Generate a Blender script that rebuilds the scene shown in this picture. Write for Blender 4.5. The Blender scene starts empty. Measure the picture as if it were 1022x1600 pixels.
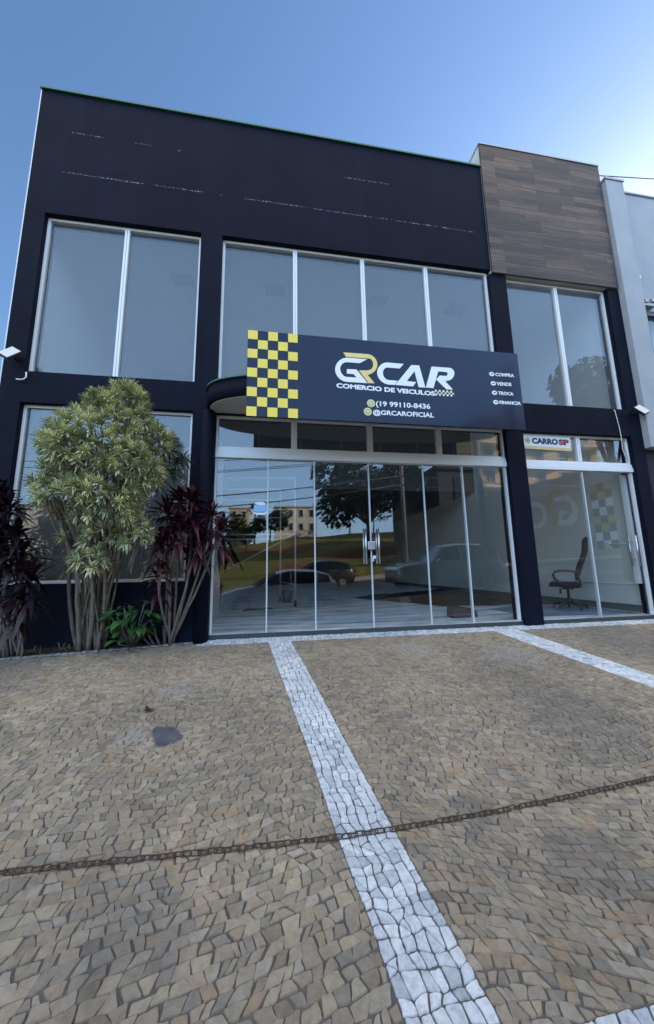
import bpy, bmesh, math, random
from mathutils import Vector, Matrix, noise
R = math.radians
random.seed(7)
sc = bpy.context.scene
# ------------------------------------------------------------------ camera
cam_d = bpy.data.cameras.new("camera")
cam = bpy.data.objects.new("camera", cam_d)
sc.collection.objects.link(cam)
cam_d.sensor_fit = 'VERTICAL'
cam_d.sensor_height = 36.0
cam_d.lens = 545.0 / 1600.0 * 36.0
cam_d.clip_start = 0.05
cam_d.clip_end = 2000
xr = Vector((0.98744765, -0.15706011, -0.01671139))
yd = Vector((0.00882213, 0.16048328, -0.98699913))
zf = Vector((0.15770009, 0.97446254, 0.15985444))
m = Matrix((xr, -yd, -zf)).transposed().to_4x4()
m.translation = Vector((0, 0, 1.0))
cam.matrix_world = m
sc.camera = cam
# ------------------------------------------------------------------ sky, sun, exposure
SUN_AZ, SUN_EL = R(60), R(24)
FILL_CLOUD = 7.8
FILL_HAZE = (3.7, 5.9, 9.2)          # azimuth from +Y towards +X
w = bpy.data.worlds.new("World")
sc.world = w
w.use_nodes = True
nt = w.node_tree
bg = nt.nodes["Background"]
sky = nt.nodes.new("ShaderNodeTexSky")
sky.sky_type = 'NISHITA'
sky.sun_disc = False
sky.sun_elevation = SUN_EL
sky.sun_rotation = SUN_AZ
sky.air_density = 1.3
sky.dust_density = 0.9
sky.ozone_density = 5.5
bg.inputs[1].default_value = 0.122
# added bright thin cloud high over the street behind the viewer, outside the frame: white fill light on the shaded forecourt
def wn(ty, **kw):
    x = nt.nodes.new("ShaderNode" + ty)
    for k, v in kw.items(): setattr(x, k, v)
    return x
tc = wn("TexCoord"); sxyz = wn("SeparateXYZ"); nt.links.new(tc.outputs["Generated"], sxyz.inputs[0])
cn = wn("TexNoise"); cn.inputs["Scale"].default_value = 3.0; cn.inputs["Detail"].default_value = 5; nt.links.new(tc.outputs["Generated"], cn.inputs["Vector"])
def wmath(op, a_, b_):
    x = wn("Math", operation=op)
    for k, v in enumerate((a_, b_)):
        if isinstance(v, (int, float)): x.inputs[k].default_value = v
        else: nt.links.new(v, x.inputs[k])
    return x.outputs[0]
hyp = wmath('SQRT', wmath('ADD', wmath('MULTIPLY', sxyz.outputs[0], sxyz.outputs[0]), wmath('MULTIPLY', sxyz.outputs[1], sxyz.outputs[1])), 0.0)
lat = wn("MapRange", interpolation_type='SMOOTHSTEP'); nt.links.new(wmath('DIVIDE', wmath('ABSOLUTE', sxyz.outputs[0], 0.0), wmath('MAXIMUM', hyp, .001)), lat.inputs[0])
for k, v in (("From Min", .78), ("From Max", .90), ("To Min", .735), ("To Max", .22)): lat.inputs[k].default_value = v
thr = wn("MapRange", interpolation_type='SMOOTHSTEP'); nt.links.new(sxyz.outputs[1], thr.inputs[0])
for k, v in (("From Min", -.20), ("From Max", .04), ("To Max", 1.02)): thr.inputs[k].default_value = v
nt.links.new(lat.outputs[0], thr.inputs["To Min"])
d1 = wn("Math", operation='SUBTRACT'); nt.links.new(sxyz.outputs[2], d1.inputs[0]); nt.links.new(thr.outputs[0], d1.inputs[1])
d2 = wn("Math", operation='MULTIPLY_ADD'); nt.links.new(cn.outputs["Fac"], d2.inputs[0]); d2.inputs[1].default_value = .06; nt.links.new(d1.outputs[0], d2.inputs[2])
cm = wn("MapRange", interpolation_type='SMOOTHSTEP'); nt.links.new(d2.outputs[0], cm.inputs[0]); cm.inputs["From Min"].default_value = .02; cm.inputs["From Max"].default_value = .09
# added bright haze low in the sky opposite the sun, fills the shaded front
hz = wn("MapRange", interpolation_type='SMOOTHSTEP'); nt.links.new(sxyz.outputs[1], hz.inputs[0])
for k, v in (("From Min", -.05), ("From Max", -.42), ("To Min", 0.0), ("To Max", 1.0)): hz.inputs[k].default_value = v
hk = wn("MapRange"); nt.links.new(sxyz.outputs[2], hk.inputs[0])          # paler towards the horizon
for k, v in (("From Min", .40), ("From Max", .80), ("To Min", 1.25), ("To Max", .62)): hk.inputs[k].default_value = v
ad = wn("MixRGB", blend_type='ADD'); nt.links.new(wmath('MULTIPLY', hz.outputs[0], hk.outputs[0]), ad.inputs[0]); nt.links.new(sky.outputs[0], ad.inputs[1]); ad.inputs[2].default_value = (*FILL_HAZE, 1)
cl = wn("MixRGB", blend_type='MIX'); nt.links.new(cm.outputs[0], cl.inputs[0]); nt.links.new(ad.outputs[0], cl.inputs[1]); cl.inputs[2].default_value = (FILL_CLOUD * 1.0, FILL_CLOUD * .93, FILL_CLOUD * .85, 1)
nt.links.new(cl.outputs[0], bg.inputs[0])
sd = bpy.data.lights.new("sun", 'SUN')
sd.energy = 5.0
sd.angle = R(0.5)
sd.color = (1.0, 0.86, 0.68)
sun = bpy.data.objects.new("sun", sd)
sc.collection.objects.link(sun)
sv = Vector((math.sin(SUN_AZ) * math.cos(SUN_EL), math.cos(SUN_AZ) * math.cos(SUN_EL), math.sin(SUN_EL)))
sun.rotation_euler = sv.to_track_quat('Z', 'Y').to_euler()
sun.location = sv * 40
sc.view_settings.view_transform = 'Standard'
sc.view_settings.look = 'None'
sc.view_settings.gamma = 1.0
sc.view_settings.exposure = 1.0
sc.cycles.max_bounces = 10
sc.cycles.transparent_max_bounces = 24
sc.cycles.glossy_bounces = 6
sc.cycles.caustics_reflective = False
sc.cycles.caustics_refractive = False

# ------------------------------------------------------------------ helpers
class MB:
    """collects geometry for one mesh"""
    def __init__(s):
        s.v = []; s.f = []; s.mi = []; s.a = {}
        s.sm = []
    def av(s, p, a=0.0):
        s.v.append(tuple(p)); 
        if a: s.a[len(s.v) - 1] = a
        return len(s.v) - 1
    def af(s, ids, mi=0, smooth=False):
        s.f.append(tuple(ids)); s.mi.append(mi); s.sm.append(smooth)
    def box(s, x0, x1, y0, y1, z0, z1, mi=0, M=None):
        ps = [(x0, y0, z0), (x1, y0, z0), (x1, y1, z0), (x0, y1, z0), (x0, y0, z1), (x1, y0, z1), (x1, y1, z1), (x0, y1, z1)]
        if M: ps = [M @ Vector(p) for p in ps]
        b = [s.av(p) for p in ps]
        for q in ((0, 3, 2, 1), (4, 5, 6, 7), (0, 1, 5, 4), (1, 2, 6, 5), (2, 3, 7, 6), (3, 0, 4, 7)):
            s.af([b[i] for i in q], mi)
    def cbox(s, c, d, mi=0, M=None):
        s.box(c[0] - d[0] / 2, c[0] + d[0] / 2, c[1] - d[1] / 2, c[1] + d[1] / 2, c[2] - d[2] / 2, c[2] + d[2] / 2, mi, M)
    def prism(s, poly, fn, t0, t1, mi=0, side=None, smooth=False):
        """poly: 2d outline; fn(a,b,t) -> point; between t0 and t1"""
        n = len(poly)
        A = [s.av(fn(p[0], p[1], t0)) for p in poly]
        B = [s.av(fn(p[0], p[1], t1)) for p in poly]
        s.af(A[::-1], mi); s.af(B, mi)
        for i in range(n):
            j = (i + 1) % n
            s.af((A[i], A[j], B[j], B[i]), mi if side is None else side, smooth)
    def tube(s, pts, r, n=8, mi=0, closed=False, caps=True, smooth=True):
        pts = [Vector(p) for p in pts]
        N = len(pts)
        rr = r if isinstance(r, (list, tuple)) else [r] * N
        rings = []
        prev = None
        for i, p in enumerate(pts):
            if closed: t = pts[(i + 1) % N] - pts[i - 1]
            else: t = pts[min(i + 1, N - 1)] - pts[max(i - 1, 0)]
            t.normalize()
            if prev is None:
                u = Vector((0, 0, 1)) if abs(t.z) < .9 else Vector((1, 0, 0))
                u = (u - t * u.dot(t)).normalized()
            else:
                u = (prev - t * prev.dot(t)).normalized()
            prev = u
            v = t.cross(u)
            rings.append([s.av(p + (u * math.cos(2 * math.pi * k / n) + v * math.sin(2 * math.pi * k / n)) * rr[i]) for k in range(n)])
        M_ = N if closed else N - 1
        for i in range(M_):
            a, b = rings[i], rings[(i + 1) % N]
            for k in range(n):
                s.af((a[k], a[(k + 1) % n], b[(k + 1) % n], b[k]), mi, smooth)
        if caps and not closed:
            s.af(rings[0][::-1], mi); s.af(rings[-1], mi)
    def build(s, name, mats, parent=None, attr=None, bevel=0.0):
        me = bpy.data.meshes.new(name)
        me.from_pydata(s.v, [], s.f)
        if not isinstance(mats, (list, tuple)): mats = [mats]
        for x in mats: me.materials.append(x)
        me.polygons.foreach_set("material_index", s.mi)
        me.polygons.foreach_set("use_smooth", s.sm)
        if attr:
            at = me.attributes.new(attr, 'FLOAT', 'POINT')
            at.data.foreach_set("value", [s.a.get(i, 0.0) for i in range(len(s.v))])
        me.update()
        o = bpy.data.objects.new(name, me)
        sc.collection.objects.link(o)
        if bevel:
            b = o.modifiers.new("bevel", 'BEVEL'); b.width = bevel; b.segments = 2; b.limit_method = 'ANGLE'
        if parent:
            o.parent = parent
            o.matrix_parent_inverse = Matrix.Translation(-world_loc(parent))
        return o

def world_loc(o):
    p = Vector(o.location)
    return p if o.parent is None else Vector((0, 0, 0)) + (o.matrix_parent_inverse.translation + p + world_loc(o.parent))

def tag(o, label=None, cat=None, group=None, kind=None):
    if label: o["label"] = label
    if cat: o["category"] = cat
    if group: o["group"] = group
    if kind: o["kind"] = kind
    return o

def thing(name, loc, label, cat, group=None):
    o = bpy.data.objects.new(name, None)
    sc.collection.objects.link(o)
    o.location = loc
    o.empty_display_size = .2
    return tag(o, label, cat, group)

def copy_thing(o, loc, rz=None, label=None, scale=None):
    r = o.copy(); sc.collection.objects.link(r)
    r.location = loc
    if rz is not None: r.rotation_euler = (0, 0, rz)
    if scale: r.scale = (scale,) * 3
    if label: r["label"] = label
    def rec(src, dst):
        for ch in [c for c in sc.objects if c.parent == src]:
            c = ch.copy(); sc.collection.objects.link(c); c.parent = dst
            rec(ch, c)
    rec(o, r)
    return r

# ------------------------------------------------------------------ materials
def mat(name, col=(.5, .5, .5), rough=.6, metal=0.0, spec=.5, coat=0.0):
    M = bpy.data.materials.new(name); M.use_nodes = True
    b = M.node_tree.nodes["Principled BSDF"]
    b.inputs["Base Color"].default_value = (*col, 1)
    b.inputs["Roughness"].default_value = rough
    b.inputs["Metallic"].default_value = metal
    b.inputs["Specular IOR Level"].default_value = spec
    if coat:
        b.inputs["Coat Weight"].default_value = coat
        b.inputs["Coat Roughness"].default_value = .03
    return M
class NT:
    def __init__(s, M):
        s.t = M.node_tree; s.b = s.t.nodes["Principled BSDF"]
    def n(s, ty, **kw):
        x = s.t.nodes.new("ShaderNode" + ty)
        for k, v in kw.items():
            if k.startswith("i_"):
                key = k[2:]
                key = int(key) if key.isdigit() else key.replace("_", " ")
                x.inputs[key].default_value = v
            else: setattr(x, k, v)
        return x
    def l(s, a, b): s.t.links.new(a, b)
    def pos(s, scale=(1, 1, 1)):
        g = s.n("NewGeometry"); mp = s.n("Mapping"); mp.inputs["Scale"].default_value = scale
        s.l(g.outputs["Position"], mp.inputs["Vector"]); return mp.outputs[0]
    def noise(s, scale, vec=None, detail=4, rough=.6):
        x = s.n("TexNoise"); x.inputs["Scale"].default_value = scale; x.inputs["Detail"].default_value = detail; x.inputs["Roughness"].default_value = rough
        s.l(vec if vec is not None else s.pos(), x.inputs["Vector"]); return x.outputs["Fac"]
    def ramp(s, fac, stops):
        x = s.n("ValToRGB")
        e = x.color_ramp.elements
        while len(e) < len(stops): e.new(.5)
        for k, (p, c) in enumerate(stops):
            e[k].position = p; e[k].color = (*c, 1) if len(c) == 3 else c
        s.l(fac, x.inputs[0]); return x.outputs[0]
    def mix(s, fac, a, b, mode='MIX'):
        x = s.n("MixRGB", blend_type=mode)
        for k, v in ((0, fac), (1, a), (2, b)):
            if isinstance(v, (int, float)): x.inputs[k].default_value = v
            elif isinstance(v, tuple): x.inputs[k].default_value = (*v, 1)
            else: s.l(v, x.inputs[k])
        return x.outputs[0]
    def math(s, op, a, b=0.0, c=None):
        x = s.n("Math", operation=op)
        for k, v in enumerate((a, b) if c is None else (a, b, c)):
            if isinstance(v, (int, float)): x.inputs[k].default_value = v
            else: s.l(v, x.inputs[k])
        return x.outputs[0]
    def bump(s, h, strength=.3, dist=.01):
        x = s.n("Bump"); x.inputs["Strength"].default_value = strength; x.inputs["Distance"].default_value = dist
        s.l(h, x.inputs["Height"]); s.l(x.outputs[0], s.b.inputs["Normal"])
    def col(s, c): s.l(c, s.b.inputs["Base Color"])

def mottled(name, c1, c2, scale=3, rough=.7, bump=.2, bdist=.005, fine=60, spec=.4):
    M = mat(name, c1, rough, spec=spec); t = NT(M)
    n1 = t.noise(scale, detail=6)
    t.col(t.ramp(n1, [(.3, c1), (.7, c2)]))
    t.bump(t.noise(fine, detail=5), bump, bdist)
    return M

# painted render, near black navy, with peeled paint lines on the fascia
def peel_mat():
    M = mat("black_painted_render", (.016, .018, .028), .75, spec=.14); t = NT(M)
    g = t.n("NewGeometry"); sx = t.n("SeparateXYZ"); t.l(g.outputs["Position"], sx.inputs[0])
    X, Z = sx.outputs[0], sx.outputs[2]
    base = t.ramp(t.noise(1.1, detail=6), [(.3, (.0026, .0046, .0138)), (.7, (.0056, .0080, .0200))])
    st_ = t.ramp(t.noise(1.0, t.pos((3.2, 3.2, .28)), detail=5), [(.3, (.78, .78, .80)), (.55, (1, 1, 1)), (.75, (1.35, 1.32, 1.28))])
    base = t.mix(1.0, base, st_, 'MULTIPLY')
    wob = t.math('MULTIPLY', t.math('SUBTRACT', t.noise(1.2, detail=2), .5), .05)
    fine = t.noise(55, detail=6, rough=.75)
    mid = t.noise(1.9, detail=2)
    mask = None
    for z0, x0, x1, th in ((8.49, -3.45, 2.25, .56), (7.665, -3.55, 4.0, .50)):
        d = t.math('ABSOLUTE', t.math('SUBTRACT', t.math('ADD', Z, wob), z0))
        band = t.math('LESS_THAN', d, .022)
        near = t.math('LESS_THAN', t.math('ABSOLUTE', t.math('SUBTRACT', X, (x0 + x1) / 2)), (x1 - x0) / 2)
        sp = t.math('GREATER_THAN', fine, t.math('ADD', t.math('ADD', .525, t.math('MULTIPLY', d, 6.0)), t.math('MULTIPLY', t.math('LESS_THAN', mid, th - .08), .12)))
        k = t.math('MULTIPLY', t.math('MULTIPLY', band, near), sp)
        mask = k if mask is None else t.math('MAXIMUM', mask, k)
    t.col(t.mix(mask, base, (.34, .35, .38)))
    t.bump(t.noise(45, detail=6), .25, .004)
    return M
BLACK = peel_mat()
def wood_mat():
    M = mat("wood_look_tiles", (.1, .07, .05), .5, spec=.35); t = NT(M)
    g = t.n("NewGeometry"); sx = t.n("SeparateXYZ"); t.l(g.outputs["Position"], sx.inputs[0])
    cb = t.n("CombineXYZ"); t.l(sx.outputs[0], cb.inputs[0]); t.l(sx.outputs[2], cb.inputs[1])
    br = t.n("TexBrick")
    br.offset = .37; br.offset_frequency = 3
    for k, v in (("Scale", 1.0), ("Mortar Size", .0035), ("Mortar Smooth", .0), ("Bias", 0.0), ("Brick Width", .92), ("Row Height", .135)):
        br.inputs[k].default_value = v
    br.inputs["Color1"].default_value = (0, 0, 0, 1); br.inputs["Color2"].default_value = (1, 1, 1, 1); br.inputs["Mortar"].default_value = (.3, .3, .3, 1)
    t.l(cb.outputs[0], br.inputs["Vector"])
    tone = t.ramp(br.outputs["Color"], [(.0, (.046, .029, .023)), (.35, (.075, .048, .036)), (.65, (.100, .062, .045)), (1.0, (.18, .106, .070))])
    grain = t.noise(1.0, t.pos((1.1, 1.1, 24)), detail=5, rough=.7)
    gr = t.ramp(grain, [(.32, (.32, .32, .35)), (.5, (.85, .85, .85)), (.68, (1.7, 1.6, 1.5))])
    c = t.mix(1.0, tone, gr, 'MULTIPLY')
    c = t.mix(br.outputs["Fac"], c, (.02, .016, .015))
    t.col(c)
    t.bump(grain, .35, .004)
    return M
WOOD = wood_mat()
GREYWALL = mottled("grey_render", (.38, .40, .43), (.46, .48, .50), 1.4, .8, .25, .004)
GREYLIGHT = mottled("light_grey_render", (.45, .46, .48), (.58, .58, .58), 1.6, .8, .2)
SOFFIT = mottled("beige_soffit", (.50, .47, .43), (.58, .55, .50), 1.0, .8, .1)
ALU = mat("white_aluminium", (.86, .87, .88), .38, spec=.5)
STEEL = mat("brushed_steel", (.62, .64, .66), .3, 1.0)
GALV = mat("galvanised_tube", (.42, .43, .44), .5, .6)
COPING = mat("green_coping", (.05, .15, .11), .45, .3)
RUBBER = mat("black_rubber", (.015, .015, .016), .7)
PLASTIC = mat("black_plastic", (.02, .021, .024), .45)
FABRIC = mottled("black_fabric", (.010, .011, .014), (.018, .019, .023), 20, .9, .3, .002, 300)
WHITEPAINT = mat("white_paint", (.78, .79, .80), .5)

def glass(name, tint, refl, gl=(1, 1, 1), ior=1.5, wob=.0, film=None, film_amt=0.0):
    M = bpy.data.materials.new(name); M.use_nodes = True
    t = M.node_tree; t.nodes.clear()
    out = t.nodes.new("ShaderNodeOutputMaterial")
    tr = t.nodes.new("ShaderNodeBsdfTransparent"); tr.inputs[0].default_value = (*tint, 1)
    go = t.nodes.new("ShaderNodeBsdfGlossy"); go.inputs[0].default_value = (*gl, 1); go.inputs["Roughness"].default_value = 0.0
    fr = t.nodes.new("ShaderNodeLayerWeight"); fr.inputs[0].default_value = .5
    pw = t.nodes.new("ShaderNodeMath"); pw.operation = 'POWER'; pw.inputs[1].default_value = 5.0     # Schlick, same from both sides
    t.links.new(fr.outputs["Facing"], pw.inputs[0])
    mr = t.nodes.new("ShaderNodeMapRange"); mr.inputs["To Min"].default_value = refl; mr.inputs["To Max"].default_value = 1.0
    t.links.new(pw.outputs[0], mr.inputs[0])
    mx = t.nodes.new("ShaderNodeMixShader")
    t.links.new(mr.outputs[0], mx.inputs[0]); t.links.new(go.outputs[0], mx.inputs[2])
    if film:
        df = t.nodes.new("ShaderNodeBsdfDiffuse"); df.inputs[0].default_value = (*film, 1)
        m2 = t.nodes.new("ShaderNodeMixShader"); m2.inputs[0].default_value = film_amt
        t.links.new(tr.outputs[0], m2.inputs[1]); t.links.new(df.outputs[0], m2.inputs[2])
        t.links.new(m2.outputs[0], mx.inputs[1])
    else: t.links.new(tr.outputs[0], mx.inputs[1])
    if wob:
        g = t.nodes.new("ShaderNodeNewGeometry"); nz = t.nodes.new("ShaderNodeTexNoise"); nz.inputs["Scale"].default_value = 1.3; nz.inputs["Detail"].default_value = 1
        bp = t.nodes.new("ShaderNodeBump"); bp.inputs["Strength"].default_value = wob; bp.inputs["Distance"].default_value = .02
        t.links.new(g.outputs["Position"], nz.inputs["Vector"]); t.links.new(nz.outputs["Fac"], bp.inputs["Height"])
        t.links.new(bp.outputs[0], go.inputs["Normal"])
    t.links.new(mx.outputs[0], out.inputs[0])
    return M
GLASS_UP = glass("reflective_film_glass", (.96, .965, .97), .045, (.95, .96, .97), 1.45, .03, (.42, .44, .47), .10)
GLASS_LOW = glass("shopfront_glass", (.99, .995, .993), .066, (1, 1, 1), 1.5, .015)
GLASS_SIDE = glass("smoky_window_glass", (.85, .86, .86), .075, (1, 1, 1), 1.5, .015, (.16, .17, .17), .25)
GLASS_FAR = mat("dark_glazing", (.02, .03, .04), .05, spec=.8)

# ------------------------------------------------------------------ ground
def sstep(t):
    t = max(0., min(1., t)); return t * t * (3 - 2 * t)
def street(x): return 1.8 * math.tanh(x / 18.0)
def gz(x, y):                                 # the sloping forecourt
    z = .1 * (y - 5.6) if y > 1 else -.46 - .012 * (1 - y)
    return z + street(x) * sstep((1.0 - y) / 1.75)
KERB_Y = -0.75
def sheet(name, xs, ys, zf_, M, kind='structure', parent=None):
    b = MB()
    ids = [[b.av((x, y, zf_(x, y))) for x in xs] for y in ys]
    for j in range(len(ys) - 1):
        for i in range(len(xs) - 1):
            b.af((ids[j][i], ids[j][i + 1], ids[j + 1][i + 1], ids[j + 1][i]), 0, True)
    o = b.build(name, M, parent)
    if kind: o["kind"] = kind
    return o
def frange(a, b, n): return [a + (b - a) * i / n for i in range(n + 1)]
XS = [-400, -150, -80, -50, -35] + frange(-25, 30, 44) + [38, 50, 80, 150, 400]

JOINT = mottled("joint_mortar", (.085, .080, .074), (.145, .134, .12), 9, .95, .4, .006, 120)
SOIL = mottled("dark_soil", (.025, .018, .013), (.05, .036, .026), 12, .95, .8, .02, 40)
ASPHALT = mottled("asphalt", (.045, .045, .047), (.065, .064, .063), 2.5, .9, .4, .005, 150)
CONC = mottled("concrete", (.40, .37, .33), (.50, .46, .40), 2, .85, .3, .004, 50)
def lot_mat():
    M = mat("grass_and_red_earth", (.1, .12, .04), .95, spec=.1); t = NT(M)
    n = t.noise(.11, detail=6); n2 = t.noise(1.6, detail=6, rough=.7)
    grass = t.ramp(n2, [(.3, (.07, .10, .025)), (.5, (.17, .18, .05)), (.7, (.33, .29, .11))])
    earth = t.ramp(n2, [(.3, (.13, .065, .035)), (.7, (.32, .16, .08))])
    f = t.ramp(n, [(.51, (0, 0, 0)), (.62, (1, 1, 1))])
    t.col(t.mix(f, grass, earth))
    t.bump(n2, .8, .08)
    return M
sheet("ground", [-900, -400, -100, -30, -4, 25, 100, 400, 900], [-2.0, 0.0, 20, 60, 200, 900], lambda x, y: -3.4, lot_mat())
def stone_mat(name, cols, rough, grain_dark, stains=()):
    M = mat(name, cols[1], rough, spec=.35); t = NT(M)
    g = t.n("NewGeometry")
    c = t.ramp(g.outputs["Random Per Island"], [(i / (len(cols) - 1), q) for i, q in enumerate(cols)])
    big = t.ramp(t.noise(.9, detail=5), [(.3, (.72, .73, .76)), (.7, (1.18, 1.15, 1.10))])
    fine = t.noise(38, detail=7, rough=.7)
    fr = t.ramp(fine, [(.3, grain_dark), (.55, (1, 1, 1)), (.75, (1.12, 1.12, 1.12))])
    c = t.mix(1.0, t.mix(1.0, c, big, 'MULTIPLY'), fr, 'MULTIPLY')
    if stains:
        pv = t.pos(); wob = t.n("TexNoise"); wob.inputs["Scale"].default_value = 7; wob.inputs["Detail"].default_value = 5; t.l(pv, wob.inputs["Vector"])
        for (x, y, r_, k, colr) in stains:
            ds = t.n("VectorMath", operation='DISTANCE'); t.l(pv, ds.inputs[0]); ds.inputs[1].default_value = (x, y, .1 * (y - 5.6))
            v = t.math('ADD', t.math('DIVIDE', ds.outputs["Value"], r_), t.math('MULTIPLY', wob.outputs["Fac"], 1.6))
            f = t.n("MapRange", interpolation_type='SMOOTHSTEP'); t.l(v, f.inputs[0])
            for q, u in (("From Min", 1.75), ("From Max", 1.25), ("To Min", 0), ("To Max", k)): f.inputs[q].default_value = u
            c = t.mix(f.outputs[0], c, colr)
    t.col(c); t.bump(t.noise(70, detail=6), .45, .004)
    return M
STONE = stone_mat("beige_basalt_stone", [(.23, .19, .14), (.36, .29, .205), (.29, .245, .19), (.44, .36, .25), (.25, .22, .18), (.40, .335, .25), (.35, .26, .17), (.42, .36, .285), (.30, .24, .165)], .72, (.72, .71, .70), [(-1.02, 3.12, .15, .28, (.40, .42, .43)), (-.9, 3.9, .30, .22, (.38, .38, .38)), (.2, 4.4, .35, .3, (.37, .37, .37)), (3.1, 4.3, .55, .35, (.40, .38, .36)), (1.9, 4.7, .4, .3, (.40, .39, .37)),
    (-2.3, 2.6, .9, .5, (.13, .125, .12)), (2.6, 2.9, .7, .35, (.15, .14, .13)), (1.5, 1.7, .30, .45, (.13, .12, .11)), (-.5, 1.75, .28, .4, (.14, .13, .12)), (-3.2, 4.4, 1.0, .45, (.14, .135, .13)), (5.3, 4.6, 1.1, .45, (.15, .145, .14)), (1.12, 2.05, .22, .5, (.12, .115, .11))])
WSTONE = stone_mat("white_limestone", [(.52, .56, .61), (.78, .80, .84), (.64, .68, .73), (.84, .85, .87), (.44, .48, .52), (.74, .76, .78), (.60, .64, .69), (.82, .84, .87)], .7, (.66, .66, .66))

S1 = [(5.7, -.07, .262), (5.43, -.04, .285), (3.8, .150, .470), (2.68, .283, .578), (2.04, .343, .648), (1.55, .410, .706), (1.26, .437, .737), (-.75, .62, .92)]
S2 = [(5.7, 3.45, 3.90), (5.4, 3.50, 3.94), (3.3, 3.80, 4.16), (-.75, 4.38, 4.74)]
S0 = [(5.7, -4.35, -4.0), (3.3, -3.9, -3.56), (-.75, -3.1, -2.76)]
S3 = [(5.7, 7.5, 7.85), (3.3, 7.8, 8.15), (-.75, 8.4, 8.75)]
STR = [S0, S1, S2, S3]
def edges_at(S, y):
    for (y0, a0, b0), (y1, a1, b1) in zip(S, S[1:]):
        if y1 <= y <= y0 or y0 == S[0][0] and y > y0:
            t = (y0 - y) / (y0 - y1); return a0 + (a1 - a0) * t, b0 + (b1 - b0) * t
    return S[-1][1], S[-1][2]
CROSS = (.88, 1.205)
def bed_y(x):                                   # front edge of the planting bed
    if x > -1.0: return 9
    return 5.45 + (x + 1.0) * .135
FRONT_STRIP = 5.30
def clip(poly, nx, ny, c):                      # keep nx*x+ny*y <= c
    out = []
    for i, p in enumerate(poly):
        q = poly[(i + 1) % len(poly)]
        dp = nx * p[0] + ny * p[1] - c; dq = nx * q[0] + ny * q[1] - c
        if dp <= 0: out.append(p)
        if dp * dq < 0:
            t = dp / (dp - dq); out.append((p[0] + (q[0] - p[0]) * t, p[1] + (q[1] - p[1]) * t))
    return out
def area(p): return .5 * sum(p[i - 1][0] * p[i][1] - p[i][0] * p[i - 1][1] for i in range(len(p)))
rs = random.Random(11)
def add_stone(b, poly, gap, hgt, rough_edge=.006):
    a = area(poly)
    if a < 0: poly = poly[::-1]; a = -a
    if a < .0005: return
    n0 = len(poly)
    cx = sum(p[0] for p in poly) / n0; cy = sum(p[1] for p in poly) / n0
    pts = []
    for i, p in enumerate(poly):
        q = poly[(i + 1) % n0]
        # rounded corner + wobbly edge
        ln = math.hypot(q[0] - p[0], q[1] - p[1])
        if ln < .004: continue
        ts = (.08, .5, .92) if ln > .03 else (.5,)
        for t in ts:
            j = rough_edge * (1 if t == .5 else .5)
            pts.append((p[0] + (q[0] - p[0]) * t + rs.uniform(-j, j), p[1] + (q[1] - p[1]) * t + rs.uniform(-j, j)))
    if len(pts) < 4: return
    tx, ty = rs.uniform(-.03, .03), rs.uniform(-.03, .03)
    dz = rs.uniform(-.003, .003)
    rad = math.sqrt(a) * .5
    def ring(k, h):
        f = max(.2, 1 - k / rad); r_ = []
        for p in pts:
            x = cx + (p[0] - cx) * f; y = cy + (p[1] - cy) * f
            r_.append(b.av((x, y, gz(x, y) + h + dz + (x - cx) * tx + (y - cy) * ty)))
        return r_
    A = ring(gap, -.016); B = ring(gap + .0010, hgt - .004); C = ring(gap + .0024, hgt)
    n = len(pts)
    for P, Q in ((A, B), (B, C)):
        for i in range(n):
            j = (i + 1) % n
            b.af((P[i], P[j], Q[j], Q[i]), 0, False)
    b.af(C, 0, False)
def in_white(x, y):
    if y > FRONT_STRIP and x > -1.02: return True
    if CROSS[0] < y < CROSS[1] + .01 * x: return True
    for S in STR:
        a, c = edges_at(S, y)
        if a < x < c: return True
    return False
def warp(u, v):
    x = u + .08 * math.sin(v * 1.9 + u * .7) + .03 * math.sin(v * 4.3 + 1.1) 
    y = v + .12 * math.sin(u * 2.1 + .5 * math.sin(v * 1.3)) + .025 * math.sin(u * 4.7 + v * 1.7 + 2.0) + .10 * math.sin(u * .9 + v * .8)
    return x, y
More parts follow.
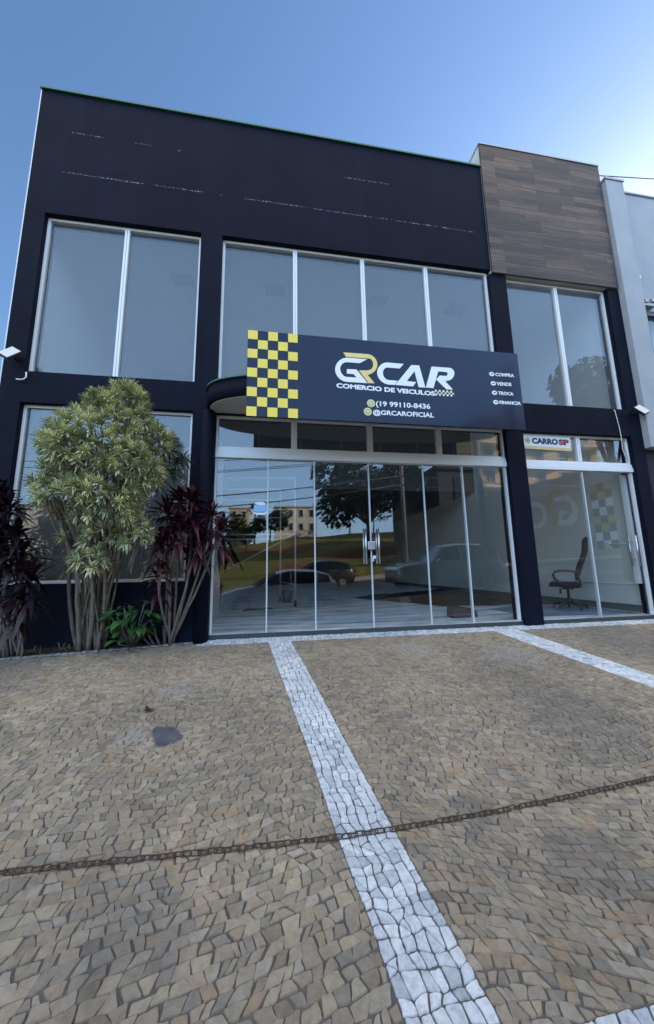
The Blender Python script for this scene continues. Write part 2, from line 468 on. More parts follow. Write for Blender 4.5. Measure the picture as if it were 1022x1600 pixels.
def paving():
    b = MB()
    v = -1.4
    while v < 6.2:
        hgt = rs.uniform(.041, .056)
        u = -5.2 + rs.uniform(0, .1)
        prev = (rs.uniform(-.02, .02))
        while u < 9.3:
            wd = rs.uniform(.046, .080)
            sl = rs.uniform(-.017, .017)
            j = lambda: rs.uniform(-.0065, .0065)
            q = [(u + prev + j(), v + j()), (u + wd + sl + j(), v + j()), (u + wd - sl + j(), v + hgt + j()), (u - prev + j(), v + hgt + j())]
            cells = [q]
            if rs.random() < .07:                   # a few split into small pieces
                mx = .5 + rs.uniform(-.15, .15)
                m0 = (q[0][0] + (q[1][0] - q[0][0]) * mx, q[0][1] + (q[1][1] - q[0][1]) * mx)
                m1 = (q[3][0] + (q[2][0] - q[3][0]) * (1 - mx), q[3][1] + (q[2][1] - q[3][1]) * (1 - mx))
                cells = [[q[0], m0, m1, q[3]], [m0, q[1], q[2], m1]]
            for c in cells:
                P = [warp(*p) for p in c]
                x = sum(p[0] for p in P) / 4; y = sum(p[1] for p in P) / 4
                if y < KERB_Y + .12 or y > bed_y(x) - .06 or x > 11 or x < -5: continue
                if y > FRONT_STRIP and x > -1.02 - .0: continue
                # clip against white areas
                for S in STR:
                    a, cc = edges_at(S, y)
                    a2, c2 = edges_at(S, y - .1)
                    sa = (a - a2) / .1
                    if a - .12 < x < (a + cc) / 2: P = clip(P, 1, -sa, a - sa * y) if P else P
                    elif (a + cc) / 2 <= x < cc + .12: P = clip(P, -1, sa, -(cc - sa * y)) if P else P
                lo, hi = CROSS[0], CROSS[1] + .01 * x
                if P and lo - .12 < y < (lo + hi) / 2: P = clip(P, 0, 1, lo)
                elif P and (lo + hi) / 2 <= y < hi + .12: P = clip(P, 0, -1, -hi)
                if P and y > FRONT_STRIP - .12 and x > -1.02: P = clip(P, 0, 1, FRONT_STRIP)
                if P and x < -.98: 
                    P = clip(P, -.135, 1, 5.45 + .135 - .03)
                if len(P) < 3: continue
                add_stone(b, P, rs.uniform(.0004, .0016), .0022, .0030)
            u += wd; prev = sl
        v += hgt
    o = b.build("cobblestone_paving", STONE); o["kind"] = 'structure'
def grid_white(b, fn, L, W, nw, step):
    """fn(s across 0..1, t along metres) -> (x, y)"""
    rows = []
    t = 0
    while t < L:
        rows.append(t); t += rs.uniform(step * .75, step * 1.3)
    rows.append(L)
    cols = [[min(1, max(0, k / nw + (rs.uniform(-.26, .26) / nw if 0 < k < nw else 0))) for k in range(nw + 1)] for _ in rows]
    off = [[rs.uniform(-.3, .3) * step if 0 < i < len(rows) - 1 else 0 for k in range(nw + 1)] for i, _ in enumerate(rows)]
    for i in range(len(rows) - 1):
        for k in range(nw):
            P = [fn(cols[i][k], rows[i] + off[i][k]), fn(cols[i][k + 1], rows[i] + off[i][k + 1]),
                 fn(cols[i + 1][k + 1], rows[i + 1] + off[i + 1][k + 1]), fn(cols[i + 1][k], rows[i + 1] + off[i + 1][k])]
            if rs.random() < .10:
                add_stone(b, [P[0], P[1], P[2]], .002, .003, .003); add_stone(b, [P[0], P[2], P[3]], .002, .003, .003)
            else:
                add_stone(b, P, rs.uniform(.0012, .0028), .0026, .0035)
def white_paving():
    b = MB()
    for S in STR:
        def fn(s, t, S=S):
            y = FRONT_STRIP - t; a, c = edges_at(S, y); return (a + (c - a) * s, y)
        def fn1(s, t, S=S):
            x, y = fn(s, t, S); return (x, y)
        grid_white(b, fn1, FRONT_STRIP - CROSS[1] - .012 * S[3 if len(S) > 4 else 2][1] , .33, 6, .052)
        def fn2(s, t, S=S):
            y = CROSS[0] - t; a, c = edges_at(S, y); return (a + (c - a) * s, y)
        grid_white(b, fn2, CROSS[0] - KERB_Y - .14, .33, 6, .052)
    grid_white(b, lambda s, t: (-5 + t, CROSS[0] + (CROSS[1] + .01 * (-5 + t) - CROSS[0]) * s), 14, .33, 6, .054)
    grid_white(b, lambda s, t: (-1.02 + t, FRONT_STRIP + .245 * s), 10.4, .25, 5, .052)
    o = b.build("white_stone_paving", WSTONE); o["kind"] = 'structure'
    # little white edging of the planting bed
    b = MB()
    x = -4.6
    while x < -1.06:
        d = rs.uniform(.06, .11)
        P = [(x, bed_y(x) - .02), (x + d, bed_y(x + d) - .02), (x + d, bed_y(x + d) + .03), (x, bed_y(x) + .03)]
        add_stone(b, P, .004, .012, .006); x += d
    o = b.build("bed_edging", stone_mat("grey_edging_stone", [(.30, .29, .28), (.42, .41, .40), (.25, .24, .23)], .8, (.7, .7, .7))); o["kind"] = 'structure'
paving(); white_paving()
sheet("forecourt", frange(-30, 34, 64), [KERB_Y] + frange(-.7, 1.0, 12) + frange(1.2, 5.6, 12) + [5.66], lambda x, y: gz(x, y) - .004, JOINT)
sheet("planting_bed", frange(-4.6, -1.0, 30), [5.0, 5.15, 5.3, 5.45, 5.54], lambda x, y: gz(x, y) + (.008 + .02 * noise.noise(Vector((x * 6, y * 6, 0))) if y > bed_y(x) + .01 else -.03), SOIL)
b = MB()
for x in frange(-30, 33, 63):
    z = gz(x, KERB_Y); z1 = gz(x + 1, KERB_Y)
    ps = [(x, KERB_Y - .13), (x + .992, KERB_Y - .13), (x + .992, KERB_Y + .12), (x, KERB_Y + .12)]
    A = [b.av((p[0], p[1], (z if p[0] < x + .5 else z1) - .5)) for p in ps]; B_ = [b.av((p[0], p[1], (z if p[0] < x + .5 else z1) + .004)) for p in ps]
    b.af(B_); 
    for i in range(4): b.af((A[i], A[(i + 1) % 4], B_[(i + 1) % 4], B_[i]))
b.build("kerb", CONC)["kind"] = 'structure'
sheet("road", XS, frange(-9.0, KERB_Y - .1, 8), lambda x, y: -.58 + street(x) + (y + .85) / -8.15 * .34 + .05 * math.sin((y + .85) / -8.15 * math.pi), ASPHALT)
sheet("opposite_pavement", XS, [-11.6, -10, -9.15, -8.98, -8.97], lambda x, y: (-.10 if y < -8.975 else -.4) + street(x), CONC)
def lot_z(x, y):
    d = -y - 11.5
    return -.12 + street(x) + .165 * d * (1 if d < 34 else 34 / max(d, 1)) + max(0, d - 34) * .05 + (1.0 if d > 1 else d) * .7 * noise.noise(Vector((x * .13, y * .13, 3)))
sheet("vacant_lot", XS, [-11.5, -12.2, -13, -14, -15.5, -17, -19, -21, -24, -27, -30, -34, -38, -43, -48, -55, -65, -80, -110, -160, -260, -500], lot_z, lot_mat())

# ================================================================== the showroom building
FY = 5.50            # front plane of the rendered wall
PY = 5.60            # plane of the window frames
BL = -3.99; BR = 7.24
TOP = 9.29
bld = thing("showroom_building", (1.6, 5.6, 0), "black two storey car showroom with big glass front, wood look panel and curved canopy", "building")
def wallbox(b, x0, x1, z0, z1, y0=FY, y1=5.80): b.box(x0, x1, y0, y1, z0, z1)
b = MB()
wallbox(b, BL, -3.70, -.6, 6.83)                       # corner pier
wallbox(b, -1.25, -.895, -.3, 6.83)
wallbox(b, 4.245, 4.60, -.2, 6.74)
wallbox(b, 6.965, BR, -.2, 6.74)
wallbox(b, -3.70, -1.25, -.6, .85)                     # apron below the low window
wallbox(b, -3.70, -1.25, 3.52, 4.02)
wallbox(b, -.895, 4.245, 3.505, 4.02)
wallbox(b, 4.60, 6.965, 3.46, 4.02)
# half round shaft of the door pier under the canopy
for k in range(1):
    n = 14; cx, r = -1.00, .105
    poly = [(cx + r * math.cos(math.pi + math.pi * i / n), FY + .002 + .13 * math.sin(math.pi + math.pi * i / n)) for i in range(n + 1)]
    b.prism(poly, lambda a, c, t: (a, c, t), -.2, 3.51, 0, None, True)
b.build("wall", BLACK, bld)
b = MB(); b.box(BL, 4.285, FY, 5.80, 6.832, TOP); fa = b.build("fascia", BLACK, bld)
b = MB(); b.box(BL - .02, 4.285, FY - .035, 5.84, TOP + .002, TOP + .035); b.build("coping", COPING, bld)
b = MB(); b.box(BL - .018, BL - .002, FY, 5.8, -.6, TOP); b.build("corner_trim", WHITEPAINT, bld)
b = MB(); b.box(4.289, 7.20, FY - .005, 5.83, 6.76, 9.84); pp = b.build("parapet_block", GREYLIGHT, bld)
b = MB(); b.box(4.287, 7.202, 5.455, 5.493, 6.745, 9.84); b.build("wood_cladding", WOOD, pp)
b = MB(); b.box(4.27, 7.215, 5.44, 5.85, 9.842, 9.875); b.build("parapet_cap", GALV, pp)
# shell behind
INW = mottled("interior_wall_paint", (.68, .68, .62), (.73, .73, .67), .8, .7, .08)
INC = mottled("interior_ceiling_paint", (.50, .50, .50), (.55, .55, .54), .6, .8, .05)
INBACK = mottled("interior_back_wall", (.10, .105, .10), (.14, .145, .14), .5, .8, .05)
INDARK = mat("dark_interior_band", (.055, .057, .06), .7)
b = MB(); b.box(BL + .02, BL + .2, 5.81, 24, -.6, 9.2); b.box(7.05, 7.23, 5.81, 24, -.6, 9.2)
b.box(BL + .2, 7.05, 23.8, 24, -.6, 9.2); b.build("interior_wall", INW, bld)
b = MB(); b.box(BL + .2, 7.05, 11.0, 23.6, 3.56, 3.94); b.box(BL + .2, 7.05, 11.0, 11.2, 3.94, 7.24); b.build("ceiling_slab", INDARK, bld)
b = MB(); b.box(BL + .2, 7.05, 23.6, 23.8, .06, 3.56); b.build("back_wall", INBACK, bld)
b = MB(); b.box(BL + .2, 7.05, 5.81, 23.8, 7.25, 7.45); b.build("upper_ceiling", INC, bld)
b = MB(); b.box(BL, BR, 5.81, 24.0, 7.46, 7.6); b.build("roof", GREYLIGHT, bld)
b = MB(); b.box(-3.7, -1.02, 7.4, 7.5, .06, 3.56); b.box(-1.12, -1.02, 5.81, 7.4, .06, 3.56); b.build("partition_wall", mottled("partition_paint", (.40, .40, .37), (.46, .46, .43), .8, .7, .05), bld)
# ceiling vents seen through the upper windows
for x in (-1.95, .04, 2.44, 4.42):
    b = MB(); b.box(x - .22, x + .22, 6.92, 7.24, 7.225, 7.25); b.build("ceiling_vent", mat("vent_grey", (.16, .17, .18), .6), bld)
# floor with pale protective sheets
def floor_mat():
    M = mat("pale_protective_floor_sheet", (.5, .55, .6), .35, spec=.5); t = NT(M)
    a = t.noise(1.0, t.pos((.9, 4.0, 1)), detail=5, rough=.65); f2 = t.noise(.6, detail=3)
    c = t.ramp(a, [(.38, (.22, .30, .36)), (.46, (.55, .63, .68)), (.53, (.86, .90, .92)), (.62, (.96, .97, .97))])
    c = t.mix(t.ramp(f2, [(.35, (0, 0, 0)), (.65, (.35, .35, .35))]), c, (.60, .68, .74))
    t.col(c); t.bump(a, .5, .02); return M
b = MB(); b.box(BL + .2, 7.05, 5.56, 23.8, -.1, .065); b.build("interior_floor", floor_mat(), bld)
b = MB(); b.box(7.035, 7.048, 5.85, 23.0, .066, .20); b.build("skirting", mat("grey_skirting", (.10, .11, .11), .5), bld)
# blue floor mats beneath the chair
# faint sign reflection painted on the side wall, mirrored lettering
REFL1 = mat("faint_reflection_white", (.90, .91, .91), .6); REFL2 = mat("faint_reflection_yellow", (.72, .67, .42), .6); REFL3 = mat("faint_reflection_grey", (.50, .49, .45), .6)
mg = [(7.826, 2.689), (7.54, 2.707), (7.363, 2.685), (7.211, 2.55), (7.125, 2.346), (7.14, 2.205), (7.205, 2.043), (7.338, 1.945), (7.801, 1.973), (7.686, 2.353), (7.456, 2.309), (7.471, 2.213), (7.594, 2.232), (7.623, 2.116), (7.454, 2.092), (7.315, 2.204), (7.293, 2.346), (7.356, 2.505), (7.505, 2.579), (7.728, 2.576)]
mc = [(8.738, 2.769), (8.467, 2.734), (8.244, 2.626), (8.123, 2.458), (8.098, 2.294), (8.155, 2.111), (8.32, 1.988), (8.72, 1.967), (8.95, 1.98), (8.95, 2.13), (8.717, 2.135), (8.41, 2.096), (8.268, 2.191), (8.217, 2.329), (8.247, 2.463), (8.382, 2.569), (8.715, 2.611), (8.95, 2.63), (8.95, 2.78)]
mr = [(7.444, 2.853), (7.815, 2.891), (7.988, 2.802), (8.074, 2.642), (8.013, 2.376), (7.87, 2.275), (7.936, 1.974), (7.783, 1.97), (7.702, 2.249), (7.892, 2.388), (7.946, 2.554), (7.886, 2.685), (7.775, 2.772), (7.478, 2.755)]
KX = 7.05 / 7.2
def onwall(a, c, t): return (t, a * KX, 1 + (c - 1) * KX)
b = MB()
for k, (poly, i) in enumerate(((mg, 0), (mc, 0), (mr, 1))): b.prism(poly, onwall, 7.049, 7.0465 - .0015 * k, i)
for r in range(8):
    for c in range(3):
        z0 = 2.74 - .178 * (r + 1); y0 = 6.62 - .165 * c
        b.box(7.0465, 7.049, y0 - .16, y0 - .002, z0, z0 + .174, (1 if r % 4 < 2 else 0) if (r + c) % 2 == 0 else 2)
b.build("painted_sign_reflection", [REFL1, REFL2, REFL3], bld)
b = MB(); b.tube([(7.03, 6.35, 1.40), (7.03, 5.86, 1.38)], .012); b.cbox((7.03, 6.37, 1.40), (.03, .07, .07)); b.tube([(7.03, 7.4, .59), (7.03, 5.86, .61), ], .010); b.build("cable_conduit", WHITEPAINT, bld)
b = MB(); b.box(7.036, 7.05, 9.2, 9.3, .62, .70); b.build("wall_socket", PLASTIC, bld)
b = MB(); b.box(6.90, 7.02, 5.72, 5.80, .62, 2.74); b.build("door_pocket", ALU, bld)

# windows -------------------------------------------------------------------
def window(x0, x1, z0, z1, mull, glassm, fw=.045, mw=.075, double=True):
    f = MB()
    y0, y1 = PY - .01, PY + .05
    f.box(x0, x0 + fw, y0, y1, z0, z1); f.box(x1 - fw, x1, y0, y1, z0, z1)
    f.box(x0 + fw, x1 - fw, y0, y1, z1 - fw, z1); f.box(x0 + fw, x1 - fw, y0, y1, z0, z0 + fw)
    for x in mull:
        f.box(x - mw / 2, x - .004, y0 - .012, y1, z0 + fw, z1 - fw); f.box(x + .004, x + mw / 2, y0 - .012, y1, z0 + fw, z1 - fw)
        f.box(x - .004, x + .004, y0 + .01, y1, z0 + fw, z1 - fw)
    o = f.build("window", ALU, bld, bevel=.004)
    xs = [x0 + fw] + [v for x in mull for v in (x - mw / 2, x + mw / 2)] + [x1 - fw]
    for i in range(0, len(xs), 2):
        g = MB(); g.box(xs[i] + .001, xs[i + 1] - .001, PY + .022, PY + .03, z0 + fw + .001, z1 - fw - .001); g.build("pane", glassm, o)
    return o
window(-3.70, -1.25, 4.02, 6.83, [-2.47], GLASS_UP)
window(-.895, 4.245, 4.02, 6.83, [.39, 1.66, 2.93], GLASS_UP)
window(4.60, 6.965, 4.02, 6.74, [5.785], GLASS_UP)
window(-3.70, -1.25, .85, 3.52, [], GLASS_SIDE)
window(-.895, 4.245, 2.945, 3.505, [.367, 1.683, 2.963], GLASS_LOW, .035, .095)
window(4.60, 6.965, 2.905, 3.46, [5.83], GLASS_LOW, .035, .08)
# header rails
b = MB(); b.box(-.895, 4.245, PY - .03, PY + .06, 2.872, 2.943); b.box(-.895, 4.245, PY - .045, PY + .06, 2.785, 2.870)
b.box(4.60, 6.965, PY - .03, PY + .06, 2.835, 2.903); b.box(4.60, 6.965, PY - .045, PY + .06, 2.755, 2.833)
b.box(-.895, -.862, PY - .01, PY + .05, .07, 2.785); b.box(4.212, 4.245, PY - .01, PY + .05, .07, 2.785); b.box(6.93, 6.965, PY - .01, PY + .05, .07, 2.755)
b.build("door_frame", ALU, bld, bevel=.003)
b = MB(); b.box(-.895, 4.245, PY - .05, PY + .07, -.12, .062); b.box(4.60, 6.965, PY - .05, PY + .07, -.12, .062); b.build("door_sill", mat("dark_sill", (.05, .055, .06), .5), bld)
# glass doors
EDGE = mat("glass_edge_profile", (.60, .66, .68), .35, spec=.5)
def door(x0, x1, z1, side=1, y=PY):
    g = MB(); g.box(x0 + .006, x1 - .006, y, y + .010, .068, z1 - .004)
    o = g.build("glass_door", GLASS_LOW, bld)
    e = MB(); xx = x1 if side > 0 else x0
    e.box(xx - .011, xx + .011, y - .008, y + .018, .067, z1 - .002); e.build("edge_profile", EDGE, o)
    return o
dx = [-.862, -.06, .70, 1.635, 2.62, 3.37, 4.212]
drs = [door(a, c, 2.785, 1) for a, c in zip(dx[:-1], dx[1:-1])] + [door(dx[-2], dx[-1], 2.785, 0, PY + .03)]
door(4.60, 5.838, 2.755, 1); rd = door(5.838, 6.93, 2.755, 0, PY + .03)
def bar_handle(parent, x, z0, z1, y=PY, out=-1):
    b = MB()
    for d in (-.05, .09):
        b.tube([(x, y + d, z0), (x, y + d, z1)], .014, 10)
    for z in (z0 + .12, z1 - .12): b.tube([(x, y - .05, z), (x, y + .09, z)], .008, 8)
    b.build("handle", STEEL, parent)
bar_handle(drs[2], 1.535, 1.06, 1.64); bar_handle(drs[3], 1.755, 1.06, 1.64)
bar_handle(rd, 6.80, .95, 1.52, PY + .03)
b = MB(); b.cbox((1.635, PY - .03, 1.36), (.12, .05, .135)); lk = b.build("door_lock", STEEL, drs[2], bevel=.008)
b = MB(); b.cbox((1.672, PY - .03, 1.17), (.05, .03, .05)); b.cbox((1.652, PY - .03, 1.13), (.022, .02, .05)); b.build("key_tag", WHITEPAINT, lk)

# curved canopy over the doors ----------------------------------------------
cx0, hw, bulge = 1.675, 2.69, .80
def cany(x): 
    t = min(1, abs((x - cx0) / hw)); return FY - .001 - bulge * (1 - t ** 2.8) ** (1 / 2.8)
xs = [cx0 - hw * math.cos(math.pi * i / 60) for i in range(61)]
outl = [(x, cany(x)) for x in xs]
b = MB()
b.prism(outl, lambda a, c, t: (a, c, t), 3.525, 3.80, 0, None, True)
can = b.build("canopy", BLACK, bld)
inn = [(cx0 + (x - cx0) * .985, min(FY - .001, cany(x) + .03)) for x in xs]
b = MB(); b.prism(inn, lambda a, c, t: (a, c, t), 3.509, 3.523); b.build("soffit", SOFFIT, can)
b = MB(); o2 = [(cx0 + (x - cx0) * 1.008, cany(x) - .02) for x in xs]; b.prism(o2, lambda a, c, t: (a, c, t), 3.802, 3.828, 0, None, True); b.build("canopy_cap", COPING, can)

# ================================================================== shop sign
SGY = 4.60
sgn = thing("shop_sign", (1.78, SGY, 3.07), "large navy billboard with yellow checkers and white lettering above the doors", "sign")
NAVY = mat("navy_composite_panel", (.006, .013, .040), .14, spec=.28, coat=.04)
YEL = mat("yellow_vinyl", (.98, .74, .085), .45); YEL2 = mat("pale_gold_vinyl", (.92, .68, .24), .45); LET = mat("white_vinyl", (.92, .93, .93), .45); CHARC = mat("charcoal_outline", (.02, .022, .03), .4)
PALE = mat("pale_yellow_vinyl", (.82, .78, .42), .45)
GXL, GXR, GZB, GZT = -.352, 3.902, 3.073, 4.374
b = MB(); b.box(GXL, GXR, SGY, SGY + .035, GZB, GZT); b.build("sign_panel", NAVY, sgn, bevel=.003)
b = MB()
for z in (3.16, 3.72, 4.28): b.box(GXL + .05, GXR - .05, SGY + .037, SGY + .067, z - .015, z + .015)
for x in frange(GXL + .1, GXR - .1, 5): b.box(x - .015, x + .015, SGY + .068, SGY + .098, GZB + .04, GZT - .04)
for x in (.35, 1.2, 2.1, 3.0): 
    b.box(x - .013, x + .013, SGY + .098, FY - .02, 4.18, 4.206)
    b.box(x - .012, x + .012, SGY + .098, max(SGY + .1, cany(x)), 3.60, 3.624)
b.build("support_frame", GALV, sgn)
b = MB()
cw = (.358 - GXL) / 5; chh = (GZT - GZB) / 9
for r in range(9):
    for c in range(5):
        if (r + c) % 2 == 0:
            b.box(GXL + cw * c + .003, GXL + cw * (c + 1) - .003, SGY - .003, SGY, GZT - chh * (r + 1) + .004, GZT - chh * r - .004)
b.build("checker_pattern", YEL, sgn)
def front(y): return lambda a, c, t: (a, t, c)
def flat_poly(b, poly, y0, y1, mi=0):
    if area(poly) > 0: poly = poly[::-1]
    b.prism(poly, lambda a, c, t: (a, t, c), y1, y0, mi)
Gp = [(1.388, 4.058), (1.068, 4.057), (1.016, 4.039), (0.969, 4.006), (0.932, 3.962), (0.908, 3.911), (0.897, 3.856), (0.906, 3.8), (0.929, 3.752), (0.965, 3.709), (1.009, 3.682), (1.058, 3.673), (1.379, 3.674), (1.219, 3.879), (1.074, 3.875), (1.072, 3.804), (1.17, 3.801), (1.223, 3.752), (1.06, 3.749), (1.025, 3.762), (0.995, 3.793), (0.978, 3.83), (0.973, 3.873), (0.982, 3.912), (1.004, 3.95), (1.037, 3.974), (1.077, 3.985), (1.269, 3.985)]
R1 = [(1.024, 4.138), (1.407, 4.142), (1.454, 4.129), (1.493, 4.104), (1.521, 4.067), (1.538, 4.024), (1.541, 3.979), (1.528, 3.928), (1.501, 3.881), (1.461, 3.843), (1.421, 3.82), (1.384, 3.808), (1.486, 3.68), (1.395, 3.675), (1.255, 3.868), (1.381, 3.878), (1.424, 3.89), (1.453, 3.914), (1.472, 3.951), (1.477, 3.991), (1.47, 4.029), (1.451, 4.059), (1.42, 4.073), (1.378, 4.073), (1.069, 4.07)]
Cp = [(1.953, 4.029), (1.691, 4.031), (1.642, 4.019), (1.598, 3.99), (1.561, 3.947), (1.538, 3.901), (1.531, 3.851), (1.539, 3.801), (1.559, 3.759), (1.593, 3.717), (1.641, 3.688), (1.696, 3.675), (1.797, 3.677), (1.844, 3.747), (1.699, 3.747), (1.659, 3.763), (1.635, 3.792), (1.622, 3.83), (1.621, 3.869), (1.631, 3.905), (1.654, 3.933), (1.687, 3.95), (1.887, 3.948)]
Ap = [(2.074, 4.021), (2.201, 4.025), (2.278, 3.667), (2.173, 3.665), (2.121, 3.925), (1.988, 3.752), (2.135, 3.746), (2.081, 3.672), (1.803, 3.678)]
R2 = [(2.402, 4.022), (2.702, 4.025), (2.741, 4.009), (2.765, 3.976), (2.77, 3.936), (2.756, 3.889), (2.729, 3.85), (2.689, 3.821), (2.646, 3.805), (2.606, 3.8), (2.725, 3.664), (2.618, 3.662), (2.46, 3.815), (2.527, 3.883), (2.623, 3.884), (2.647, 3.894), (2.661, 3.918), (2.653, 3.942), (2.628, 3.948), (2.504, 3.95), (2.408, 3.668), (2.286, 3.669)]
for poly, mm in ((Gp, LET), (R1, YEL2), (Cp, LET), (Ap, LET), (R2, LET)):
    b = MB(); flat_poly(b, poly, SGY - .010, SGY + .001); b.build("logo_letter", mm, sgn)
def text_mb(s, x0, z0, wd, ht, y, slope=0.0, off=.022, depth=.004, flip=False, M=None, name="lettering", mats=None, parent=None):
    cu = bpy.data.curves.new("t", 'FONT'); cu.body = s; cu.size = 1; cu.offset = off; cu.extrude = 0; cu.resolution_u = 3
    ob = bpy.data.objects.new("t", cu); sc.collection.objects.link(ob)
    dg = bpy.context.evaluated_depsgraph_get(); dg.update()
    me = bpy.data.meshes.new_from_object(ob.evaluated_get(dg))
    bpy.data.objects.remove(ob); 
    vs = [v.co.copy() for v in me.vertices]; fs = [tuple(p.vertices) for p in me.polygons]
    bpy.data.meshes.remove(me); bpy.data.curves.remove(cu)
    xa, xb = min(v.x for v in vs), max(v.x for v in vs); ya, yb = min(v.y for v in vs), max(v.y for v in vs)
    b = MB(); n = len(vs)
    def put(v, yy):
        u = (v.x - xa) / (xb - xa); q = (v.y - ya) / (yb - ya)
        return (x0 + u * wd, yy, z0 + q * ht + slope * u * wd)
    for v in vs: b.av(put(v, y - depth))
    for v in vs: b.av(put(v, y))
    cnt = {}
    for f in fs:
        b.af(f)
        for i in range(len(f)):
            e = (f[i], f[(i + 1) % len(f)]); cnt[e] = 1
    for (a_, c_) in list(cnt):
        if (c_, a_) not in cnt: b.af((c_, a_, a_ + n, c_ + n))
    return b.build(name, mats, parent)
text_mb("COMERCIO DE VEICULOS", .913, 3.572, 1.515, .075, SGY, -.018, .042, .005, mats=LET, parent=sgn)
text_mb("(19 99110-8436", 1.493, 3.302, .846, .105, SGY, .004, .022, .005, mats=LET, parent=sgn)
text_mb("@GRCAROFICIAL", 1.444, 3.172, .944, .098, SGY, .004, .024, .005, mats=LET, parent=sgn)
for s, x0, x1, z in (("COMPRA", 3.472, 3.798, 3.949), ("VENDE", 3.478, 3.734, 3.792), ("TROCA", 3.489, 3.751, 3.634), ("FINANCIA", 3.495, 3.863, 3.480)):
    text_mb(s, x0, z, x1 - x0, .058, SGY, .01, .028, .005, mats=LET, parent=sgn)
def disc(b, cx, cz, r, y0, y1, mi=0, n=20, rx=None):
    flat_poly(b, [(cx + (rx or r) * math.cos(2 * math.pi * i / n), cz + r * math.sin(2 * math.pi * i / n)) for i in range(n)], y0, y1, mi)
for (cx_, cz_, kind) in ((1.421, 3.365, 0), (1.367, 3.233, 1)):
    b = MB(); disc(b, cx_, cz_, .060, SGY - .004, SGY, 0); disc(b, cx_, cz_, .046, SGY - .0055, SGY - .0042, 1)
    if kind == 0:
        disc(b, cx_, cz_, .026, SGY - .007, SGY - .0057, 0); disc(b, cx_ + .004, cz_ + .004, .014, SGY - .0085, SGY - .0072, 1)
    else:
        b.box(cx_ - .024, cx_ + .024, SGY - .007, SGY - .0057, cz_ - .024, cz_ + .024, 0); b.box(cx_ - .018, cx_ + .018, SGY - .0085, SGY - .0072, cz_ - .018, cz_ + .018, 1)
        disc(b, cx_, cz_, .011, SGY - .010, SGY - .0087, 0)
    b.build("round_icon", [PALE, mat("olive_vinyl", (.55, .50, .22), .45)], sgn)
for (xa, z) in ((3.365, 3.980), (3.376, 3.822), (3.381, 3.664), (3.387, 3.508)):
    b = MB(); disc(b, xa + .045, z, .036, SGY - .004, SGY, 0, 18, .045)
    b.box(xa + .022, xa + .07, SGY - .0055, SGY - .0042, z - .006, z + .004, 1); b.box(xa + .036, xa + .062, SGY - .0055, SGY - .0042, z + .005, z + .014, 1)
    b.build("car_icon", [LET, CHARC], sgn)
b = MB()
for c in range(10):
    for r in range(3):
        x = 2.432 + .031 * c; z = 3.555 + .031 * r
        if (c + r) % 2 == 0: b.box(x, x + .030, SGY - .004, SGY, z, z + .030, 0 if r == 1 else 1)
b.build("checkered_flag", [YEL2, LET], sgn)

# ================================================================== banner on the right transom
ban = thing("banner", (5.15, 5.57, 3.2), "small white banner reading CARROSP stuck over the right doors", "banner")
b = MB(); b.prism([(4.648, 3.205), (5.655, 3.185), (5.655, 3.412), (4.648, 3.42)], lambda a, c, t: (a, t, c), 5.575, 5.571); b.build("banner_sheet", mat("white_banner", (.80, .80, .80), .4), ban)
b = MB(); b.prism([(4.66, 3.150), (5.655, 3.132), (5.655, 3.183), (4.66, 3.201)], lambda a, c, t: (a, t, c), 5.575, 5.571); b.build("reflection_strip", mat("yellow_reflection_strip", (.72, .56, .24), .4), ban)  # yellowish reflection below the banner, painted as a solid strip
text_mb("CARRO", 4.825, 3.252, .555, .115, 5.571, -.01, .055, .003, mats=mat("navy_print", (.012, .03, .05), .5), parent=ban)
text_mb("SP", 5.395, 3.246, .222, .115, 5.571, -.01, .055, .003, mats=mat("red_print", (.22, .015, .04), .5), parent=ban)
b = MB(); disc(b, 4.737, 3.31, .052, 5.569, 5.571, 0); disc(b, 4.737, 3.31, .038, 5.5675, 5.5688, 1)
flat_poly(b, [(4.712, 3.297), (4.762, 3.297), (4.755, 3.318), (4.737, 3.333), (4.719, 3.318)], 5.566, 5.5673, 2); b.build("emblem", [mat("emblem_red", (.45, .10, .08), .5), mat("emblem_cream", (.7, .66, .55), .5), mat("emblem_navy", (.05, .06, .12), .5)], ban)

# billboard reflection, painted as a flat decal on the glass door
rfl = thing("billboard_reflection", (-.18, 5.594, 1.96), "small light blue and white billboard reflection painted on the leftmost sliding door", "billboard_reflection")
b = MB(); b.box(-.275, -.08, 5.595, 5.598, 1.915, 2.015); b.build("reflection_sheet", mat("light_blue_reflection", (.30, .58, .85), .4), rfl)
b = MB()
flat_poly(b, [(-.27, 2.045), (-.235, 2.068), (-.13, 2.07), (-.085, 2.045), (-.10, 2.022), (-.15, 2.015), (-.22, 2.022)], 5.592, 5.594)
flat_poly(b, [(-.28, 1.915), (-.235, 1.895), (-.13, 1.893), (-.075, 1.915), (-.078, 1.88), (-.12, 1.862), (-.23, 1.862), (-.275, 1.885)], 5.592, 5.594); b.build("reflection_marks", LET, rfl)

